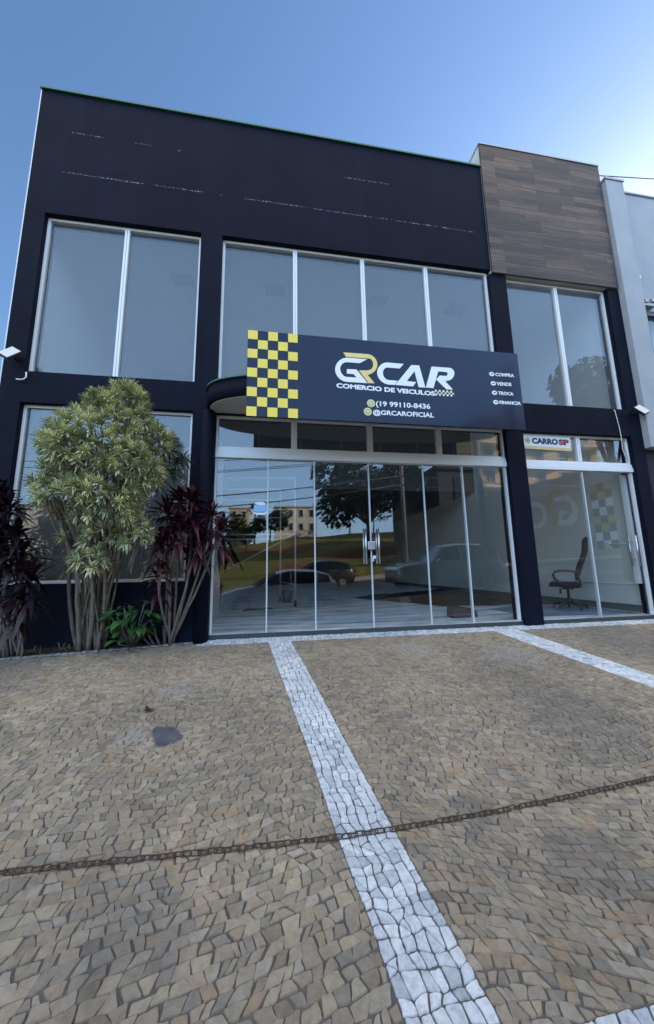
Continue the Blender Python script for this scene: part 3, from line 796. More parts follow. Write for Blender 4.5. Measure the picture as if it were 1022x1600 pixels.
# ================================================================== floodlights, loose cables
def floodlight(x, z, tilt, label):
    t = thing("floodlight", (x, FY - .06, z), label, "floodlight", "floodlights on the outer piers")
    Mx = Matrix.Translation((x, FY - .17, z)) @ Matrix.Rotation(tilt, 4, 'Y') @ Matrix.Rotation(R(-28), 4, 'X')
    b = MB(); b.box(-.075, .075, -.005, .045, -.115, .115, 0, Mx); h = b.build("housing", PLASTIC, t, bevel=.008)
    b = MB(); b.box(-.070, .070, -.013, -.006, -.11, .11, 0, Mx); b.build("lens", mat("frosted_lens", (.62, .64, .62), .3, coat=.3), h)
    b = MB(); b.box(x - .02, x + .02, FY - .15, FY - .001, z - .03, z + .03); b.build("bracket", PLASTIC, t)
    return t
floodlight(-3.80, 4.20, R(30), "tilted white lensed floodlight on the left corner pier")
floodlight(7.10, 3.95, R(-27), "black rimmed floodlight on the right pier beside the grey pilaster")
b = MB()
b.tube([(-3.647, 5.47, 3.98), (-3.638, 5.465, 3.90), (-3.665, 5.46, 3.86), (-3.72, 5.46, 3.852), (-3.765, 5.465, 3.862)], .010, 6)
tag(b.build("cable_stub", ALU), "short curled white cable sticking out below the left floodlight", "cable")
b = MB()
b.tube([(6.655, 5.575, 4.05), (6.66, 5.48, 3.98), (6.668, 5.475, 3.85), (6.70, 5.478, 3.6), (6.715, 5.485, 3.4), (6.708, 5.49, 3.2), (6.735, 5.49, 3.06), (6.80, 5.49, 3.0), (6.83, 5.49, 2.99), (6.79, 5.49, 3.25), (6.79, 5.49, 3.32)], .006, 6)
tag(b.build("hanging_cable", ALU), "thin white cable hanging loosely in front of the right transom window", "cable")

# ================================================================== neighbouring building
nb = thing("neighbour_building", (8.5, 5.5, 0), "light grey neighbouring building with tall pilaster at the right edge", "building")
b = MB(); b.box(7.245, 7.70, 5.38, 6.2, 3.22, 9.42); pi = b.build("pilaster", GREYWALL, nb, bevel=.01)
b = MB(); b.box(7.225, 7.72, 5.36, 6.22, 9.422, 9.47); b.build("pilaster_cap", GALV, pi)
b = MB(); b.box(7.70, 26, 5.55, 5.85, 6.36, 9.36); b.box(7.70, 7.9, 5.55, 5.85, 3.22, 6.36); b.box(12.5, 26, 5.55, 5.85, 3.22, 6.36); b.box(7.9, 26, 5.85, 20, 3.22, 9.2); b.build("upper_wall", GREYWALL, nb)
b = MB(); b.box(7.72, 26.1, 5.52, 5.9, 9.362, 9.40); b.build("coping", GALV, nb)
b = MB(); b.box(7.245, 26, 5.55, 20, -.3, 3.215); b.build("lower_wall", mottled("navy_render", (.012, .014, .024), (.018, .02, .032), 1.2, .7), nb)
f = MB()
f.box(7.9, 12.5, 5.56, 5.62, 6.27, 6.36); f.box(7.9, 12.5, 5.56, 5.62, 3.22, 3.29)
for x in (7.93, 9.2, 10.6, 12.46): f.box(x - .03, x + .03, 5.56, 5.62, 3.29, 6.27)
f.box(7.96, 12.43, 5.57, 5.61, 5.05, 5.12)
wn = f.build("window", mat("dark_frame", (.05, .06, .08), .4), nb)
g = MB(); g.box(7.9, 12.5, 5.635, 5.645, 3.23, 6.35); g.build("pane", GLASS_UP, wn)
b = MB(); b.box(7.78, 8.05, 5.44, 5.549, 6.40, 6.47); b.cbox((7.83, 5.47, 6.50), (.09, .10, .07)); b.cbox((8.0, 5.46, 6.52), (.10, .10, .08)); b.build("lamp_bracket", GALV, nb)
b = MB(); disc(b, 7.86, 7.15, .045, 5.50, 5.549); b.build("wall_vent", WHITEPAINT, nb)
b = MB(); b.box(42, 84, 5.6, 18, -.5, 14.5); tb = thing("added_shade_block", (60, 6, 0), "tall plain grey block added out of view to shade the far pavement", "building"); b.build("wall", GREYWALL, tb)  # unseen block, added only to cast shade across the street
b = MB(); b.box(41.9, 84.1, 5.5, 18.1, 14.51, 14.8); b.build("roof", GREYLIGHT, tb)
# overhead wires
def wire(pts, r=.006, sag=.0, n=16):
    a, c = Vector(pts[0]), Vector(pts[1])
    return [a.lerp(c, i / n) - Vector((0, 0, sag * 4 * (i / n) * (1 - i / n))) for i in range(n + 1)]
STEELWIRE = mat("weathered_wire", (.10, .09, .08), .6)
b = MB(); b.tube(wire([(7.21, 5.6, 9.80), (30, 6.5, 15.0)], sag=.25), .010, 5); tag(b.build("overhead_wire", STEELWIRE), "thin dark wire running from the wood clad parapet off to the right", "wire")
b = MB(); b.tube([(7.21, 5.62, 9.78), (7.66, 5.62, 9.48)], .007, 5); tag(b.build("stay_wire", STEELWIRE), "short slanting wire between wood clad parapet and grey pilaster", "wire")

# ================================================================== plants in the bed
def leaf_mat(name, mid, edge, vary=.35, rough=.45, trans=.0):
    M = mat(name, mid, rough, spec=.4); t = NT(M)
    at = t.n("Attribute"); at.attribute_name = "edge"
    g = t.n("NewGeometry")
    f = t.ramp(at.outputs["Fac"], [(.35, (0, 0, 0)), (.75, (1, 1, 1))])
    c = t.mix(f, mid, edge)
    v = t.ramp(g.outputs["Random Per Island"], [(0, (1 - vary,) * 3), (1, (1 + vary,) * 3)])
    cl_ = t.ramp(t.noise(4.5, detail=2), [(.34, (.55, .60, .55)), (.5, (1, 1, 1)), (.66, (1.2, 1.15, 1.05))])
    t.col(t.mix(1.0, t.mix(1.0, c, v, 'MULTIPLY'), cl_, 'MULTIPLY'))
    return M
def leaf(b, p, d, L, W, droop, n=4, fold=.25, rnd=random):
    d = d.normalized()
    side = d.cross(Vector((0, 0, 1)))
    if side.length < .05: side = Vector((1, 0, 0))
    side.normalize()
    side = (side + Vector((rnd.uniform(-.3, .3), rnd.uniform(-.3, .3), rnd.uniform(-.3, .3)))).normalized()
    prev = None
    for i in range(n + 1):
        t = i / n
        c = p + d * (L * t) - Vector((0, 0, droop * L * t * t))
        tan = (d - Vector((0, 0, 2 * droop * t))).normalized()
        nn = side.cross(tan).normalized()
        ww = W * (.35 + 1.5 * t if t < .45 else (1.05 - t) * 1.85) if i < n else 0
        ww = min(ww, W) * .5
        if i < n:
            a = b.av(c - side * ww + nn * (fold * ww), 1.0); m_ = b.av(c, 0.0); e = b.av(c + side * ww + nn * (fold * ww), 1.0)
            cur = (a, m_, e)
            if prev:
                b.af((prev[0], prev[1], m_, a), 0, True); b.af((prev[1], prev[2], e, m_), 0, True)
            prev = cur
        else:
            k = b.av(c, .6)
            b.af((prev[0], prev[1], k), 0, True); b.af((prev[1], prev[2], k), 0, True)
def rosette(b, p, axis, n, L, W, droop, spread=(.15, 1.6), rnd=random):
    axis = axis.normalized()
    u = axis.cross(Vector((.3, .2, 1))).normalized() if abs(axis.z) < .95 else Vector((1, 0, 0))
    v = axis.cross(u)
    for i in range(n):
        ph = i * 2.39996 + rnd.uniform(-.3, .3)
        el = spread[0] + (spread[1] - spread[0]) * ((i + .5) / n) ** .8 + rnd.uniform(-.12, .12)
        d = axis * math.cos(el) + (u * math.cos(ph) + v * math.sin(ph)) * math.sin(el)
        q = p - axis * (L * .28 * (i / n))
        leaf(b, q, d, L * rnd.uniform(.75, 1.12), W * rnd.uniform(.85, 1.15), droop * rnd.uniform(.5, 1.4), rnd=rnd)
BARK = mottled("pale_cane_bark", (.12, .095, .07), (.26, .21, .16), 14, .9, .6, .006, 60)
BARKD = mottled("grey_cane_bark", (.14, .11, .09), (.26, .21, .17), 14, .9, .6, .006, 60)
def cane(b, p0, p1, r0, r1, rnd, wig=.05, n=9):
    p0, p1 = Vector(p0), Vector(p1); pts = []
    o1 = Vector((rnd.uniform(-1, 1), rnd.uniform(-.5, .5), 0)) * wig
    for i in range(n + 1):
        t = i / n
        pts.append(p0.lerp(p1, t) + o1 * math.sin(t * math.pi) + Vector((rnd.uniform(-1, 1), rnd.uniform(-1, 1), 0)) * .008)
    b.tube(pts, [r0 + (r1 - r0) * i / n for i in range(n + 1)], 7)
# variegated dracaena ---------------------------------------------------------
rp = random.Random(5)
shrub = thing("dracaena_shrub", (-2.35, 5.40, 0), "tall cream and green variegated dracaena shrub in front of the low window", "shrub")
lobes = [((-1.93, 4.72, 3.24), (.27, .22, .26), 17), ((-2.36, 4.85, 3.27), (.13, .12, .16), 6), ((-2.25, 4.62, 2.60), (.48, .42, .42), 46), ((-2.88, 4.85, 2.28), (.20, .18, .15), 8),
         ((-1.62, 4.80, 2.66), (.30, .28, .34), 19), ((-2.04, 4.55, 1.90), (.46, .38, .32), 34), ((-2.60, 4.72, 2.00), (.30, .28, .28), 18), ((-1.78, 4.60, 2.28), (.36, .34, .34), 26),
         ((-2.60, 4.75, 2.62), (.28, .26, .22), 14), ((-2.06, 4.75, 1.42), (.26, .22, .18), 9), ((-1.9, 4.7, 2.95), (.3, .25, .2), 10), ((-2.2, 4.75, 1.15), (.22, .18, .16), 6), ((-1.75, 4.8, 1.5), (.26, .2, .2), 8), ((-2.42, 4.8, 1.5), (.22, .18, .2), 7)]
b = MB(); st = MB(); bd = MB()
heads = []
for c, s, n in lobes:
    n = int(n * 2.1)
    for i in range(n):
        k = (i + .5) / n; th = i * 2.39996
        zc = 1 - 1.8 * k; rr = math.sqrt(max(0, 1 - zc * zc))
        dirv = Vector((rr * math.cos(th), rr * math.sin(th), zc))
        f = rp.uniform(.75, 1.05)
        p = Vector(c) + Vector((dirv.x * s[0], dirv.y * s[1], dirv.z * s[2])) * f
        p.y = min(p.y, 5.28)
        if noise.noise(p * 2.6) < -.32: continue
        ax = (dirv * .8 + Vector((0, -.15, .45))).normalized()
        rosette(b, p, ax, rp.randint(22, 30), rp.uniform(.115, .150), .029, .16, (.10, 1.45), rp)
        heads.append((p, ax))
b.build("foliage", leaf_mat("variegated_leaf", (.24, .30, .12), (.93, .91, .60), .32), shrub, attr="edge")
for q in ((-1.30, 4.95, 2.50), (-1.38, 4.95, 2.66), (-1.45, 4.9, 2.45), (-1.34, 5.0, 2.36), (-1.5, 4.95, 2.2), (-1.22, 5.0, 2.58)):
    rosette(bd, Vector(q), Vector((.7, -.2, .3)), 22, .19, .03, .5, (.2, 1.7), rp)
bd.build("dark_foliage", leaf_mat("dark_green_leaf", (.022, .042, .016), (.05, .08, .03), .4), shrub, attr="edge")
roots = [(-2.56, 5.40), (-2.50, 5.33), (-2.44, 5.36), (-2.38, 5.30), (-2.32, 5.35), (-2.27, 5.30), (-2.22, 5.38), (-2.40, 5.42), (-2.30, 5.43), (-2.47, 5.28)]
for i, (x, y) in enumerate(roots):
    tx = -2.75 + 1.25 * ((x + 2.56) / .36) * .75 + rp.uniform(-.12, .12)
    z1 = rp.uniform(1.7, 2.5)
    cane(st, (x, y, gz(x, 5.3) - .02), (tx * .35 + x * .65, y - .22, z1 * .62), rp.uniform(.022, .040), .022, rp, .07)
    cane(st, (tx * .35 + x * .65, y - .22, z1 * .62), (tx, 4.75, z1), .026, .015, rp, .04)
for i in range(16):
    x, y = rp.choice(roots); p, ax = rp.choice(heads)
    mid = (x + rp.uniform(-.18, .22), y - .15, rp.uniform(.9, 1.3))
    cane(st, (x, y, gz(x, 5.3)), mid, .016, .013, rp, .06); cane(st, mid, p - ax * .05, .013, .008, rp, .07)
for p, ax in heads[::3]:
    cane(st, p - ax * .03, (p.x * .7 - 2.2 * .3, 4.85, p.z - .45), .008, .012, rp, .04, 4)
st.build("trunk", BARK, shrub)
# dark red cordylines ---------------------------------------------------------
def cordyline(name, base, hs, label, Mleaf, seed, L=.35, extra=()):
    r = random.Random(seed)
    t = thing(name, base, label, "shrub")
    b = MB(); s = MB()
    for (x, y, z, k) in hs:
        p = Vector((x, y, z)); bx = base[0] + r.uniform(-.16, .10); by = base[1] + r.uniform(-.06, .05)
        ax = Vector((r.uniform(-.35, .35), r.uniform(-.4, .05), 1))
        rosette(b, p, ax, int(30 * k), L * r.uniform(.85, 1.1), .072, .38, (.10, 1.75), r)
        rosette(b, p - Vector((0, 0, .22)), ax, int(12 * k), L * .9, .06, .8, (1.1, 2.1), r)
        cane(s, (bx, by, gz(bx, by) - .02), p - Vector((0, 0, .04)), .019, .014, r, .09)
    for (x, y, h) in extra:
        cane(s, (x, y, gz(x, y) - .02), (x + r.uniform(-.14, .05), y - .03, h), .015, .011, r, .03, 5)
    b.build("foliage", Mleaf, t, attr="edge"); s.build("stem", BARKD, t)
    return t
PURP = leaf_mat("purple_red_leaf", (.035, .008, .014), (.075, .016, .026), .6, .38)
PURP2 = leaf_mat("dark_purple_leaf", (.016, .008, .016), (.030, .012, .022), .6, .40)
cordyline("cordyline", (-1.36, 5.44, 0), [(-1.42, 5.05, 1.82, 1), (-1.10, 5.0, 1.98, 1.2), (-.82, 4.98, 1.78, .9), (-1.48, 5.05, 1.38, .8), (-.98, 4.95, 1.46, 1), (-1.22, 4.95, 1.64, 1.1), (-1.50, 5.1, .98, .6), (-.70, 5.0, 1.58, .6), (-1.28, 5.1, 2.02, .8)],
          "purple red cordyline between the variegated shrub and the glass doors", PURP, 3, extra=[(-1.60, 5.46, .28), (-1.54, 5.44, .33), (-1.48, 5.46, .24), (-1.66, 5.47, .2)])
cordyline("cordyline", (-3.22, 5.26, 0), [(-3.30, 4.95, 1.86, 1), (-3.38, 5.0, 1.42, 1), (-2.98, 4.95, .98, .9), (-3.22, 5.0, 1.50, 1), (-3.46, 5.0, 1.95, 1), (-3.06, 4.95, .72, .7), (-3.62, 5.0, 1.7, 1), (-3.12, 5.0, 1.26, .8), (-3.5, 5.0, 1.0, .8), (-3.55, 4.9, 2.1, .8)],
          "dark purple cordyline clump cut off by the left edge", PURP2, 8, .42, extra=[(-3.1, 5.2, .4), (-3.3, 5.22, .6)])
# small green bush -------------------------------------------------------------
r = random.Random(21)
bush = thing("green_bush", (-1.85, 5.40, 0), "low bush with broad glossy green leaves beside the shrub trunks", "shrub")
b = MB(); s = MB()
for i in range(74):
    th = r.uniform(0, 6.28); z = r.uniform(.12, .62); rad = .30 * math.sqrt(max(.1, 1 - ((z - .33) / .38) ** 2)) * r.uniform(.4, 1)
    p = Vector((-1.83 + rad * math.cos(th), min(5.42, 5.20 + rad * .8 * math.sin(th)), z))
    leaf(b, p, Vector((math.cos(th), math.sin(th) - .4, r.uniform(-.15, .55))), r.uniform(.15, .22), r.uniform(.075, .10), .45, 5, .2, r)
    if i % 3 == 0: s.tube([(-1.85, 5.38, -.02), (p.x * .6 - 1.85 * .4, p.y, z * .6), p], .006, 5)
b.build("foliage", leaf_mat("glossy_green_leaf", (.035, .105, .028), (.05, .13, .035), .4, .32), bush, attr="edge"); s.build("stem", BARKD, bush)
# dry tufts
for k, (x, y, lab) in enumerate(((-3.0, 5.33, "yellowish dry tuft at the foot of the left cordyline"), (-2.72, 5.42, "small dry tuft on the soil left of the shrub trunks"))):
    t = thing("dry_tuft", (x, y, 0), lab, "plant", "dry tufts in the bed"); b = MB()
    for i in range(26): leaf(b, Vector((x + r.uniform(-.08, .08), y + r.uniform(-.05, .05), gz(x, y))), Vector((r.uniform(-1, 1), r.uniform(-1, .3), r.uniform(.3, 1))), r.uniform(.10, .22), .012, .4, 3, .2, r)
    b.build("foliage", leaf_mat("dry_leaf_blade", (.20, .17, .08), (.28, .24, .12), .4, .8), t, attr="edge")
# ================================================================== chain, cover, dead leaf
RUST = mottled("rusty_iron", (.045, .030, .022), (.11, .062, .04), 40, .8, .5, .003, 200)
ctrl = [(-6.2, 2.6), (-5.0, 2.35), (-3.8, 2.2), (-2.9, 2.11), (-2.0, 2.065), (-1.2, 2.045), (-.4, 2.01), (.42, 1.985), (1.2, 2.005), (1.9, 2.05), (2.4, 2.09), (3.4, 2.17), (4.6, 2.28), (6.0, 2.42), (7.4, 2.6)]
def cat(p, n):
    out = []
    for i in range(1, len(p) - 2):
        for k in range(n):
            t = k / n; a, b_, c, d = p[i - 1:i + 3]
            out.append(tuple(.5 * (2 * b_[j] + (c[j] - a[j]) * t + (2 * a[j] - 5 * b_[j] + 4 * c[j] - d[j]) * t * t + (3 * b_[j] - a[j] - 3 * c[j] + d[j]) * t ** 3) for j in range(2)))
    return out
path = cat(ctrl, 90); b = MB()
pitch = .037; acc = 0; k = 0; rc = random.Random(2)
for i in range(1, len(path)):
    acc += math.hypot(path[i][0] - path[i - 1][0], path[i][1] - path[i - 1][1])
    if acc >= pitch:
        acc -= pitch; k += 1
        d = Vector((path[i][0] - path[i - 1][0], path[i][1] - path[i - 1][1], 0)).normalized(); sidev = Vector((-d.y, d.x, 0))
        ang = (R(15) if k % 2 else R(80)) + rc.uniform(-.3, .3)
        up = sidev * math.cos(ang) + Vector((0, 0, 1)) * math.sin(ang)
        c = Vector((path[i][0], path[i][1] + rc.uniform(-.003, .003), gz(*path[i]) + .013))
        L2, rr = .0140, .0105
        pts = [c + d * (L2 + rr * math.cos(a)) + up * rr * math.sin(a) for a in frange(-math.pi / 2, math.pi / 2, 5)] + [c - d * (L2 + rr * math.cos(a)) - up * rr * math.sin(a) for a in frange(-math.pi / 2, math.pi / 2, 5)]
        b.tube(pts, .0031, 6, closed=True)
tag(b.build("chain", RUST), "rusty iron chain lying across the cobbled forecourt", "chain")
mh = thing("utility_cover", (-.78, 3.08, gz(-.78, 3.08)), "small dark metal utility cover set in the cobbles on the left", "cover")
def on_ground(b, poly, h0, h1): 
    if area(poly) < 0: poly = poly[::-1]
    b.prism(poly, lambda a, c, t: (a, c, gz(a, c) + t), h0, h1)
q = [(-.915, 3.20), (-.90, 3.225), (-.775, 3.205), (-.745, 3.19), (-.655, 3.05), (-.650, 3.015), (-.755, 2.935), (-.785, 2.93), (-.82, 2.95), (-.915, 3.16)]
b = MB(); on_ground(b, q, -.01, .0075); b.build("cover_frame", mottled("old_concrete_ring", (.12, .118, .115), (.2, .19, .18), 8, .9), mh)
b = MB(); on_ground(b, [(-.783 + (x + .783) * .9, 3.08 + (y - 3.08) * .9) for x, y in q], .0077, .0115); b.build("cover_lid", mottled("worn_dark_iron", (.06, .064, .078), (.13, .135, .15), 9, .6, .6), mh)
b = MB()
for i in range(5): leaf(b, Vector((-1.06 + rc.uniform(-.05, .05), 3.50 + rc.uniform(-.03, .03), gz(-1.06, 3.5) + .01)), Vector((rc.uniform(-1, 1), rc.uniform(-1, 1), .25)), .065, .03, .3, 4, .5, rc)
tag(b.build("dead_leaf", leaf_mat("brown_dead_leaf", (.10, .045, .025), (.14, .06, .03), .3, .8), attr="edge"), "crumpled brown dead leaf on the cobbles behind the utility cover", "leaf")
# ================================================================== inside the showroom
ch = thing("office_chair", (6.44, 6.72, .07), "black high backed office chair alone behind the right hand doors", "chair")
def cushion(b, prof, y0, y1, th):
    n = len(prof); L_ = []; 
    for i, (x, z) in enumerate(prof):
        a = prof[max(0, i - 1)]; c = prof[min(n - 1, i + 1)]
        t = Vector((c[0] - a[0], c[1] - a[1])).normalized(); nx, nz = -t.y, t.x
        k = th * (.55 if i in (0, n - 1) else 1) / 2
        L_.append(((x + nx * k, z + nz * k), (x - nx * k, z - nz * k)))
    poly = [p[0] for p in L_] + [p[1] for p in L_[::-1]]
    if area(poly) > 0: poly = poly[::-1]
    b.prism(poly, lambda a, c, t: (a, t, c), y1, y0, 0, None, True)
b = MB(); cushion(b, [(6.60, .66), (6.63, .80), (6.69, .96), (6.77, 1.12), (6.83, 1.28), (6.85, 1.42), (6.86, 1.50), (6.90, 1.56)], 6.49, 6.95, .10); b.build("backrest", FABRIC, ch, bevel=.02)
b = MB(); cushion(b, [(6.02, .55), (6.08, .585), (6.3, .575), (6.55, .575), (6.68, .585)], 6.47, 6.97, .10); b.build("seat", FABRIC, ch, bevel=.02)
for y in (6.44, 7.0):
    b = MB(); b.tube([(6.62, y, .84), (6.45, y, .868), (6.28, y, .868), (6.17, y, .845), (6.13, y, .79), (6.15, y, .70), (6.22, y, .63), (6.30, y, .56)], .024, 8); b.build("armrest", PLASTIC, ch)
b = MB(); b.tube([(6.66, 6.72, .68), (6.66, 6.72, .53), (6.40, 6.72, .50)], .022, 8); b.box(6.28, 6.52, 6.62, 6.82, .475, .52); b.tube([(6.25, 6.60, .49), (6.24, 6.52, .40)], .025, 6); b.build("mechanism", PLASTIC, ch)
b = MB(); b.tube([(6.40, 6.72, .16), (6.40, 6.72, .30), (6.40, 6.72, .302), (6.40, 6.72, .48)], [.045, .045, .03, .03], 12)
for i in range(5):
    a = .35 + i * 2 * math.pi / 5
    b.tube([(6.40, 6.72, .19), (6.40 + .2 * math.cos(a), 6.72 + .2 * math.sin(a), .175), (6.40 + .36 * math.cos(a), 6.72 + .36 * math.sin(a), .145)], [.035, .03, .022], 8)
bs = b.build("star_base", PLASTIC, ch)
for i in range(5):
    a = .35 + i * 2 * math.pi / 5; x, y = 6.40 + .35 * math.cos(a), 6.72 + .35 * math.sin(a)
    b = MB(); b.tube([(x, y - .022, .098), (x, y + .022, .098)], .032, 10); b.tube([(x, y, .10), (x, y, .15)], .010, 6); b.build("caster", RUBBER, bs)
ch.rotation_euler = (0, 0, R(-42)); ch.scale = (.88, .88, 1.0); ch.location.x -= .12
# mobile scaffold
sf = thing("mobile_scaffold", (-.5, 9.9, .07), "tall pale tube scaffold on casters inside the left of the showroom", "scaffold")
posts = [(-1.30, 9.25), (.62, 9.1), (.28, 10.6), (-1.65, 10.7)]
TUBE = mat("pale_scaffold_tube", (.50, .51, .50), .45, .3)
for i, (x, y) in enumerate(posts):
    b = MB(); b.tube([(x, y, .20), (x, y, 3.45)], .024, 8); p = b.build("post", TUBE, sf)
    b = MB(); b.tube([(x - .025, y, .145), (x + .025, y, .145)], .08, 14); b.tube([(x, y, .14), (x, y, .26)], .018, 8); b.build("caster", RUBBER, p)
b = MB()
for z in (.62, 1.9, 2.55, 3.1, 3.4):
    for i in range(4):
        a, c = posts[i], posts[(i + 1) % 4]
        if z < 1 and i in (0, 2): continue
        b.tube([(a[0], a[1], z), (c[0], c[1], z)], .018, 6)
b.tube([(*posts[0], .9), (*posts[1], 1.9)], .014, 6)
b.build("rail", TUBE, sf)
bk = thing("bucket", (.47, 10.3, .07), "dark grey bucket on the floor under the scaffold", "bucket")
b = MB(); b.tube([(.47, 10.3, .07), (.47, 10.3, .40)], [.13, .165], 18, caps=True); bb_ = b.build("bucket_body", mat("dark_grey_plastic", (.04, .045, .05), .5), bk)
b = MB(); b.tube([(.47 + .17 * math.cos(a), 10.3, .40 - .10 * math.sin(a)) for a in frange(0, math.pi, 10)], .005, 5); b.build("handle", STEEL, bk)
tp = MB(); P0, P1, P2, P3 = Vector((2.45, 11.0, 0)), Vector((4.1, 7.95, 0)), Vector((6.95, 7.55, 0)), Vector((6.95, 13.4, 0))
N1 = 34; ids = []
for j in range(N1 + 1):
    row = []
    for i in range(N1 + 1):
        u, v = i / N1, j / N1
        p = P0.lerp(P1, v).lerp(P3.lerp(P2, v), u)
        e = min(u, 1 - u, v, 1 - v)
        q = p + Vector((noise.noise(p * 1.3), noise.noise(p * 1.3 + Vector((5, 5, 5))), 0)) * .22
        q.z = .075 + max(0, min(1, e * 8)) * (.07 + .10 * abs(noise.noise(p * 1.6)) + .05 * noise.noise(Vector((p.x * 3, p.y * 7, 0))))
        q.x = min(q.x, 6.98)
        row.append(tp.av(q))
    ids.append(row)
for j in range(N1):
    for i in range(N1): tp.af((ids[j][i], ids[j][i + 1], ids[j + 1][i + 1], ids[j + 1][i]), 0, True)
tag(tp.build("tarpaulin", mat("black_tarpaulin", (.006, .007, .009), .5)), "rumpled black tarpaulin spread over the showroom floor", "tarpaulin")
b = MB()
bx = [(3.27, 6.10), (3.30, 6.42), (3.82, 6.40), (3.78, 6.12)]
A_ = [b.av((x, y, .068)) for x, y in bx]; hts = (.20, .22, .14, .12); B_ = [b.av((x + (.02 if i < 2 else -.02), y, .068 + h)) for i, ((x, y), h) in enumerate(zip(bx, hts))]
b.af(A_); b.af(B_[::-1])
for i in range(4): b.af((A_[i], B_[i], B_[(i + 1) % 4], A_[(i + 1) % 4]))
bag = b.build("tool_bag", mat("dark_canvas", (.03, .028, .028), .8), bevel=.02); tag(bag, "small dark slumped bag on the floor close to the right sliding door", "bag")
b = MB(); b.tube([(-.62, 8.5, .08), (-.4, 8.6, .08), (-.2, 8.62, .085), (.05, 8.7, .08)], .014, 6); tag(b.build("cord", PLASTIC), "short black cord lying on the pale showroom floor", "cord")
b = MB(); b.prism([(4.75, 5.95), (6.9, 5.72), (7.0, 7.2), (5.6, 7.6), (4.7, 7.2)], lambda a, c, t: (a, c, t), .0655, .069)
tag(b.build("floor_sheet", mottled("blue_plastic_sheet", (.07, .12, .22), (.16, .24, .36), 4, .4, .5, .01, 12)), "blue plastic sheet on the floor under the office chair", "sheet")

# ================================================================== across the street (seen mirrored in the glass)
CGLASS = mat("car_glass", (.012, .015, .018), .04, spec=.8); TYRE = mat("tyre_rubber", (.018, .018, .018), .85); RIM = mat("alloy_rim", (.45, .46, .48), .35, .8)
HEADL = mat("headlight_glass", (.55, .57, .60), .1, spec=.8); TAILL = mat("tail_light_red", (.35, .01, .01), .15); PLATE = mat("plate_white", (.6, .6, .6), .5)
def car(name, loc, paint, label, cat_, st, rz=0.0, W=.88, wheel_r=.32, axles=(-1.30, 1.28)):
    """nose towards -X; st: stations (x, half width, bottom, belt z, roof z or None, roof half width)"""
    t = thing(name, (0, 0, 0), label, cat_)
    b = MB(); rows = []
    for (x, hw_, zb, zm, roof, rw, *_) in st:
        rf = roof if roof else zm + .015
        r1 = rw if roof else hw_ * .86
        half = [(0, zb), (hw_ * .78, zb), (hw_ * .97, zb + .14), (hw_, (zb + zm) * .5), (hw_ * .975, zm - .10), (hw_ * .93, zm)]
        if roof: half += [(r1, rf - .07), (r1 * .82, rf - .005), (0, rf + .02)]
        else: half += [(hw_ * .86, rf - .004), (hw_ * .6, rf + .006), (0, rf + .012)]
        full = half + [(-y, z) for (y, z) in half[-2:0:-1]]
        rows.append([b.av((x, y, z)) for (y, z) in full])
    n = len(rows[0])
    for i in range(len(rows) - 1):
        cab = [bool(st[k][4]) for k in (i, i + 1)]
        for k in range(n):
            k2 = (k + 1) % n
            side = k in (5, n - 6)
            top = k in (6, 7, n - 8, n - 7)
            gl = 0
            if side and all(cab): gl = 1
            if (top or side) and cab[0] != cab[1]: gl = 1
            if len(st[i]) > 6: gl = 0
            b.af((rows[i][k], rows[i][k2], rows[i + 1][k2], rows[i + 1][k]), gl, not gl)
    b.af(rows[0][::-1]); b.af(rows[-1])
    body = b.build("body", [paint, CGLASS], t)
    for x in axles:
        for s in (-1, 1):
            wb = MB(); wb.tube([(x, s * (W - .20), wheel_r), (x, s * (W + .005), wheel_r)], wheel_r, 22); wo = wb.build("wheel", TYRE, t, bevel=.02)
            wb = MB(); wb.tube([(x, s * (W - .02), wheel_r), (x, s * (W + .016), wheel_r)], wheel_r * .62, 10); wb.build("rim", RIM, wo)
    x0, x1 = st[0][0], st[-1][0]
    for s in (-1, 1):
        q = MB(); q.cbox((x0 + .12, s * st[1][1] * .72, st[1][3] - .12), (.26, .34, .14)); q.build("headlight", HEADL, t, bevel=.03)
        q = MB(); q.cbox((x1 - .05, s * st[-2][1] * .80, st[-2][3] - .12), (.14, .26, .18)); q.build("tail_light", TAILL, t, bevel=.02)
        q = MB(); q.cbox((x0 + 1.45, s * (W + .09), 1.0 if W < .92 else 1.12), (.12, .18, .12)); q.build("wing_mirror", paint, t, bevel=.03)
    q = MB(); q.cbox((x0 + .0, 0, .42), (.03, 1.1, .18)); q.build("grille", PLASTIC, t)
    t.location = loc; t.rotation_euler = (0, 0, rz)
    return t
hatch = [(-2.02, .55, .34, .60, None, 0), (-1.92, .76, .22, .72, None, 0), (-1.55, .85, .2, .84, None, 0), (-1.05, .88, .2, .92, None, 0), (-.95, .88, .2, .94, None, 0), (-.15, .88, .2, .97, 1.40, .62), (.25, .88, .2, .98, 1.48, .66), (.33, .88, .2, .98, 1.485, .66, 'p'), (.38, .88, .2, .98, 1.49, .66), (1.15, .88, .2, 1.0, 1.46, .65), (1.22, .88, .2, 1.0, 1.455, .65, 'p'), (1.32, .87, .2, 1.01, 1.44, .64), (1.75, .84, .24, 1.03, 1.33, .60, 'p'), (2.0, .80, .3, 1.02, None, 0), (2.1, .62, .36, .85, None, 0)]
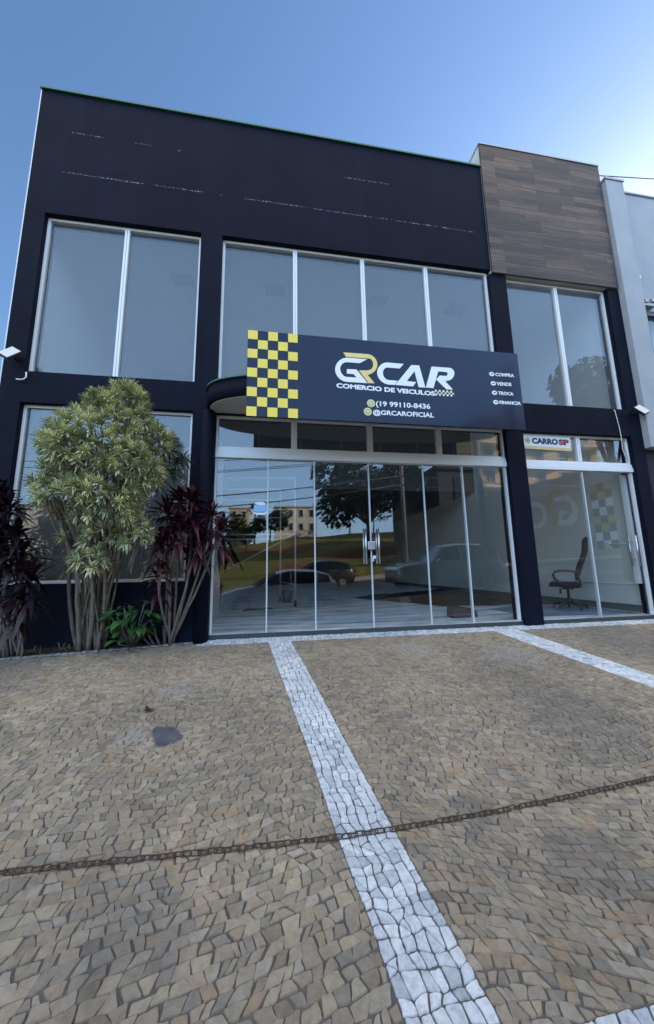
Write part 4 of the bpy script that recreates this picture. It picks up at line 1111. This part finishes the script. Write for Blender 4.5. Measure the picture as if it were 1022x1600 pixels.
suv = [(-2.22, .62, .42, .78, None, 0), (-2.12, .86, .32, .92, None, 0), (-1.6, .93, .3, 1.03, None, 0), (-1.02, .95, .3, 1.08, None, 0), (-.95, .95, .3, 1.09, None, 0), (-.35, .95, .3, 1.12, 1.68, .70), (.15, .95, .3, 1.13, 1.76, .74), (.24, .95, .3, 1.13, 1.765, .74, 'p'), (.31, .95, .3, 1.13, 1.77, .74), (1.15, .95, .3, 1.14, 1.77, .74), (1.23, .95, .3, 1.14, 1.77, .74, 'p'), (1.33, .95, .3, 1.15, 1.76, .74), (1.98, .93, .32, 1.15, 1.72, .73, 'p'), (2.18, .90, .36, 1.12, None, 0), (2.26, .72, .4, .95, None, 0)]
def paint(name, c, metal=.0): return mat(name, c, .3, metal, .5, 1.0)
def road_z(x, y): return -.58 + street(x) + (y + .85) / -8.15 * .34
car("hatchback", (.28, -1.95, road_z(.3, -1.9)), paint("white_car_paint", (.66, .68, .70)), "white hatchback parked at the kerb, mirrored in the left sliding doors", "car", hatch, R(-5))
car("sport_utility_vehicle", (6.75, -1.95, road_z(6.7, -1.9) + .0), paint("silver_car_paint", (.36, .37, .38), .5), "silver sport utility vehicle parked at the kerb, mirrored in the right sliding doors", "car", suv, R(-5), .95, .37, (-1.38, 1.36))
car("hatchback", (-4.6, -8.1, road_z(-4.6, -8.1)), paint("dark_red_car_paint", (.16, .015, .02)), "dark red hatchback across the street, mirrored at the left door edge", "car", hatch, R(-5))
car("hatchback", (2.4, -8.05, road_z(2.4, -8.05)), paint("dark_grey_car_paint", (.04, .042, .045)), "dark grey hatchback across the street in front of the vacant lot", "car", hatch, R(-5))
# trees
def tree(name, base, crown, lobes_, n, label, seed, leafcol, size=.34, tr=.22, group=None):
    r = random.Random(seed); t = thing(name, base, label, "tree", group)
    s = MB(); top = Vector(crown)
    B0 = Vector(base)
    s.tube([B0 - Vector((0, 0, .3)), B0.lerp(top, .35) + Vector((.1, .1, 0)), B0.lerp(top, .7), top], [tr, tr * .8, tr * .5, tr * .2], 8)
    b = MB(); tot = sum(l[3] ** 2 for l in lobes_)
    for (dx_, dy_, dz_, rad) in lobes_:
        c = top + Vector((dx_, dy_, dz_))
        s.tube([B0.lerp(top, .5), (B0.lerp(top, .6) + c) / 2, c], [tr * .4, tr * .25, tr * .08], 6)
        k = int(n * rad ** 2 / tot)
        for i in range(k):
            d = Vector((r.gauss(0, 1), r.gauss(0, 1), r.gauss(0, 1))).normalized()
            p = c + d * rad * (r.uniform(.35, 1.0) ** .6) * Vector((1, 1, .8)).length / 1.6
            nn = Vector((r.gauss(0, 1), r.gauss(0, 1), r.gauss(.6, 1))).normalized(); u = nn.orthogonal().normalized(); v = nn.cross(u)
            q = size * r.uniform(.5, 1.2)
            ids = [b.av(p + u * q), b.av(p + v * q * .45 + u * q * .1), b.av(p - u * q), b.av(p - v * q * .45 + u * q * .1)]
            b.af(ids)
    b.build("crown", leafcol, t); s.build("trunk", BARKD, t)
    return t
def lobeset(r, n, R0, fl=.75): 
    return [(r.uniform(-1, 1) * R0, r.uniform(-1, 1) * R0 * .8, r.uniform(-.6, .7) * R0 * fl, r.uniform(.38, .62) * R0) for _ in range(n)]
def leafm(name, c):
    M = mat(name, c, .6, spec=.3); t = NT(M); g = t.n("NewGeometry")
    t.col(t.ramp(g.outputs["Random Per Island"], [(0, tuple(v * .6 for v in c)), (1, tuple(v * 1.5 for v in c))])); return M
LG1 = leafm("street_tree_leaf", (.045, .075, .022)); LG2 = leafm("olive_tree_leaf", (.07, .10, .03)); LG3 = leafm("dark_bush_leaf", (.028, .048, .018))
rt = random.Random(4)
def lz(x, y): return lot_z(x, y)
tree("shade_tree", (9.0, -20.8, lz(9, -20.8)), (9.2, -20.8, 8.2), lobeset(rt, 11, 3.9), 5200, "large spreading shade tree in the lot across the street, mirrored in the middle doors", 31, LG1, .36, .32)
tree("street_tree", (13.4, -.25, gz(13.4, -.25)), (13.6, -.3, 8.0), lobeset(rt, 8, 1.75, .9), 3400, "pale green street tree on the near kerb, mirrored in the upper right window", 32, LG2, .17, .16)
for k, (x, y, h, R0, lab) in enumerate(((-12, -34, 2.6, 2.2, "rounded bush at the left end of the lot"), (-7.5, -37, 2.2, 1.8, "low dark bush left of the cream house"), (-3.0, -33, 2.4, 1.9, "dark bush below the cream house"), (-.2, -46, 3.4, 2.2, "taller dark tree left of the white house"), (13.5, -48, 4.2, 3.2, "broad tree right of the white house"), (-18, -30, 4, 3, "big dark tree beyond the left end of the lot"), (19, -52, 5, 3.6, "tree behind the large shade tree"))):
    tree("bush_tree", (x, y, lz(x, y)), (x, y, lz(x, y) + h), lobeset(rt, 6, R0), 900, lab, 40 + k, LG3, .34, .14, "trees and bushes on the far side of the lot")
def palm(x, y, h, label, seed):
    r = random.Random(seed); z = lz(x, y); t = thing("palm_tree", (x, y, z), label, "tree"); s = MB(); s.tube([(x, y, z - .3), (x + .1, y, z + h * .5), (x, y, z + h)], [.16, .12, .11], 8); s.build("trunk", BARKD, t)
    b = MB()
    for i in range(22): 
        a = i * 2.4; leaf(b, Vector((x, y, z + h)), Vector((math.cos(a), math.sin(a), r.uniform(-.1, 1.0))), r.uniform(1.3, 1.8), .35, .6, 5, .3, r)
    b.build("crown", LG3, t)
palm(-5.2, -40, 4.6, "slim palm in front of the cream house", 61); palm(-2.4, -41, 5.4, "taller slim palm right of the cream house", 62)
# houses
TAN = mottled("tan_facade", (.66, .47, .25), (.74, .54, .30), .5, .8); CREAM = mottled("cream_facade", (.62, .52, .36), (.68, .58, .42), .5, .8); WHITEF = mottled("white_facade", (.80, .78, .72), (.86, .84, .78), .5, .8); DGREY = mottled("dark_grey_facade", (.055, .058, .062), (.075, .078, .082), .5, .8); ROOFT = mottled("clay_roof", (.20, .08, .05), (.28, .12, .07), 2, .85)
def house(name, x0, x1, yf, depth, z0, z1, wallm, label, nx, nz, balc=False, gap=.32, roof=None, fr=None):
    t = thing(name, ((x0 + x1) / 2, yf, z0), label, "building")
    b = MB(); b.box(x0, x1, yf - depth, yf, z0 - 3, z1); wl = b.build("wall", wallm, t)
    b = MB(); b.box(x0 - .3, x1 + .3, yf - depth - .3, yf + .3, z1 + .01, z1 + .28); b.build("roof", roof or WHITEF, t)
    cw_, chh_ = (x1 - x0) / nx, (z1 - z0) / nz
    for i in range(nx):
        for k in range(nz):
            xa, xb = x0 + cw_ * (i + gap), x0 + cw_ * (i + 1 - gap); za, zb = z0 + chh_ * (k + .3), z0 + chh_ * (k + .8)
            f = MB(); f.box(xa - .1, xb + .1, yf + .002, yf + .08, za - .1, za); f.box(xa - .1, xb + .1, yf + .002, yf + .08, zb, zb + .1); f.box(xa - .1, xa, yf + .002, yf + .08, za, zb); f.box(xb, xb + .1, yf + .002, yf + .08, za, zb)
            w_ = f.build("window", fr or WHITEF, t); g = MB(); g.box(xa, xb, yf + .002, yf + .03, za, zb); g.build("pane", GLASS_FAR, w_)
    if balc:
        for k in range(1, nz):
            zf_ = z0 + chh_ * k
            for i in range(0, nx, 2):
                xa, xb = x0 + cw_ * (i + .05), x0 + cw_ * (i + 1.2)
                f = MB(); f.box(xa, xb, yf + .09, yf + 1.4, zf_ - .18, zf_); bo = f.build("balcony", WHITEF, t)
                f = MB(); f.tube([(xa, yf + 1.35, zf_ + 1.0), (xb, yf + 1.35, zf_ + 1.0)], .06, 6); f.tube([(xa, yf + 1.35, zf_ + .5), (xb, yf + 1.35, zf_ + .5)], .04, 6)
                for x in frange(xa, xb, 6): f.tube([(x, yf + 1.35, zf_), (x, yf + 1.35, zf_ + 1)], .05, 5)
                f.build("railing", WHITEF, bo)
    return t
house("apartment_building", 27.0, 46.0, -30.0, 12, 2.2, 20.2, TAN, "tan apartment block with white balconies across the street to the right", 5, 6, True)
house("small_house", .8, 9.3, -60, 9, 8.0, 13.6, WHITEF, "low white house beyond the lot across the street", 4, 2)
house("small_house", -9.2, -5.0, -68, 8, 8.0, 14.6, CREAM, "tall narrow cream house beyond the left of the lot", 2, 2)
house("grey_building", 14.6, 18.6, -17.0, 12, 1.0, 9.6, DGREY, "tall narrow dark grey building right of the shade tree", 1, 2, gap=.40, roof=DGREY, fr=DGREY)
b = MB()
bw = [(9.0, 4.6), (11.5, 5.2), (14.0, 5.6), (16.6, 6.3), (19, 6.95), (24, 8.15), (30, 9.5), (45, 12.5), (70, 16)]
b.prism([(70, 0), (9, -1)] + bw, lambda a, c, t: (a, t, c), -11.75, -12.1)
tag(b.build("boundary_wall", mottled("stained_dark_wall", (.022, .023, .024), (.040, .040, .040), .9, .9, .3)), "long dark wall climbing the opposite side of the street in front of the apartments", "wall")
house("small_house", 34, 60, -46, 10, 6, 15, CREAM, "long cream house behind the apartment block", 6, 2)
house("small_house", -44, -24, -55, 10, 6, 12.5, WHITEF, "wide white house far to the left across the lot", 5, 2, roof=ROOFT)
# poles and wires
CONP = mottled("weathered_concrete", (.22, .21, .19), (.30, .28, .26), 3, .9)
def pole(x, y, z, h, label, arm=True):
    t = thing("utility_pole", (x, y, z), label, "pole", "utility poles along the street"); b = MB(); b.tube([(x, y, z - .4), (x, y, z + h)], [.17, .11], 12); b.build("shaft", CONP, t)
    if arm:
        for zz in (h - .5, h - 1.2):
            b = MB(); b.box(x - .05, x + .05, y - .8, y + .8, z + zz, z + zz + .1); a = b.build("crossarm", CONP, t)
            b = MB()
            for d in (-.7, -.3, .3, .7): b.tube([(x, y + d, z + zz + .1), (x, y + d, z + zz + .28)], .04, 8)
            b.build("insulator", mat("brown_ceramic", (.10, .04, .025), .3), a)
pole(7.7, -.42, gz(7.7, -.42), 7.3, "grey concrete utility pole on the near kerb, mirrored in the sign", False)
PX = [(-28, -9.9), (8.4, -9.9), (46, -9.9)]
for k, (x, y) in enumerate(PX): pole(x, y, street(x) - .1, 8.6, ("utility pole far left across the street", "utility pole across the street before the shade tree", "utility pole far right across the street")[k])
for j, (dy, zz, lab) in enumerate(((-.7, 8.3, "uppermost street wire, outer side of the crossarms"), (.7, 8.3, "uppermost street wire, near side of the crossarms"), (-.3, 7.6, "street wire on the second crossarm, outer side"), (.3, 7.6, "street wire on the second crossarm, near side"), (.14, 6.2, "thick telephone cable below the crossarms"), (.16, 5.6, "lowest sagging telephone cable across the street"))):
    b = MB()
    for (a, c) in zip(PX, PX[1:]): b.tube(wire([(a[0], a[1] + dy, street(a[0]) - .1 + zz), (c[0], c[1] + dy, street(c[0]) - .1 + zz)], sag=.5 + .1 * j, n=14), .02 if zz > 7 else .035, 5)
    tag(b.build("street_wire", STEELWIRE), lab, "wire", "wires along the street")
b = MB(); b.tube(wire([(7.7, -.42, gz(7.7, -.42) + 7.1), (8.4, -9.9, 8.6)], sag=.2, n=12), .018, 5); tag(b.build("service_wire", STEELWIRE), "service wire crossing the street between the two nearest poles", "wire")

# left of the showroom
b = MB(); b.box(-40, BL - .25, 5.6, 5.8, -4, 2.1); tag(b.build("garden_wall", mottled("weathered_white_wall", (.50, .49, .46), (.62, .61, .58), .8, .85, .3)), "long low whitewashed wall continuing left from the black showroom", "wall")
for k, (x, y, h, R0, lab) in enumerate(((-10, 12, 4.2, 1.5, "small leafy tree behind the low wall left of the showroom"), (-16, 15, 5.2, 2.0, "larger leafy tree behind the far end of the low wall"))):
    tree("garden_tree", (x, y, -3.4), (x, y, h - R0), lobeset(rt, 6, R0), 900, lab, 80 + k, LG1, .24, .12)
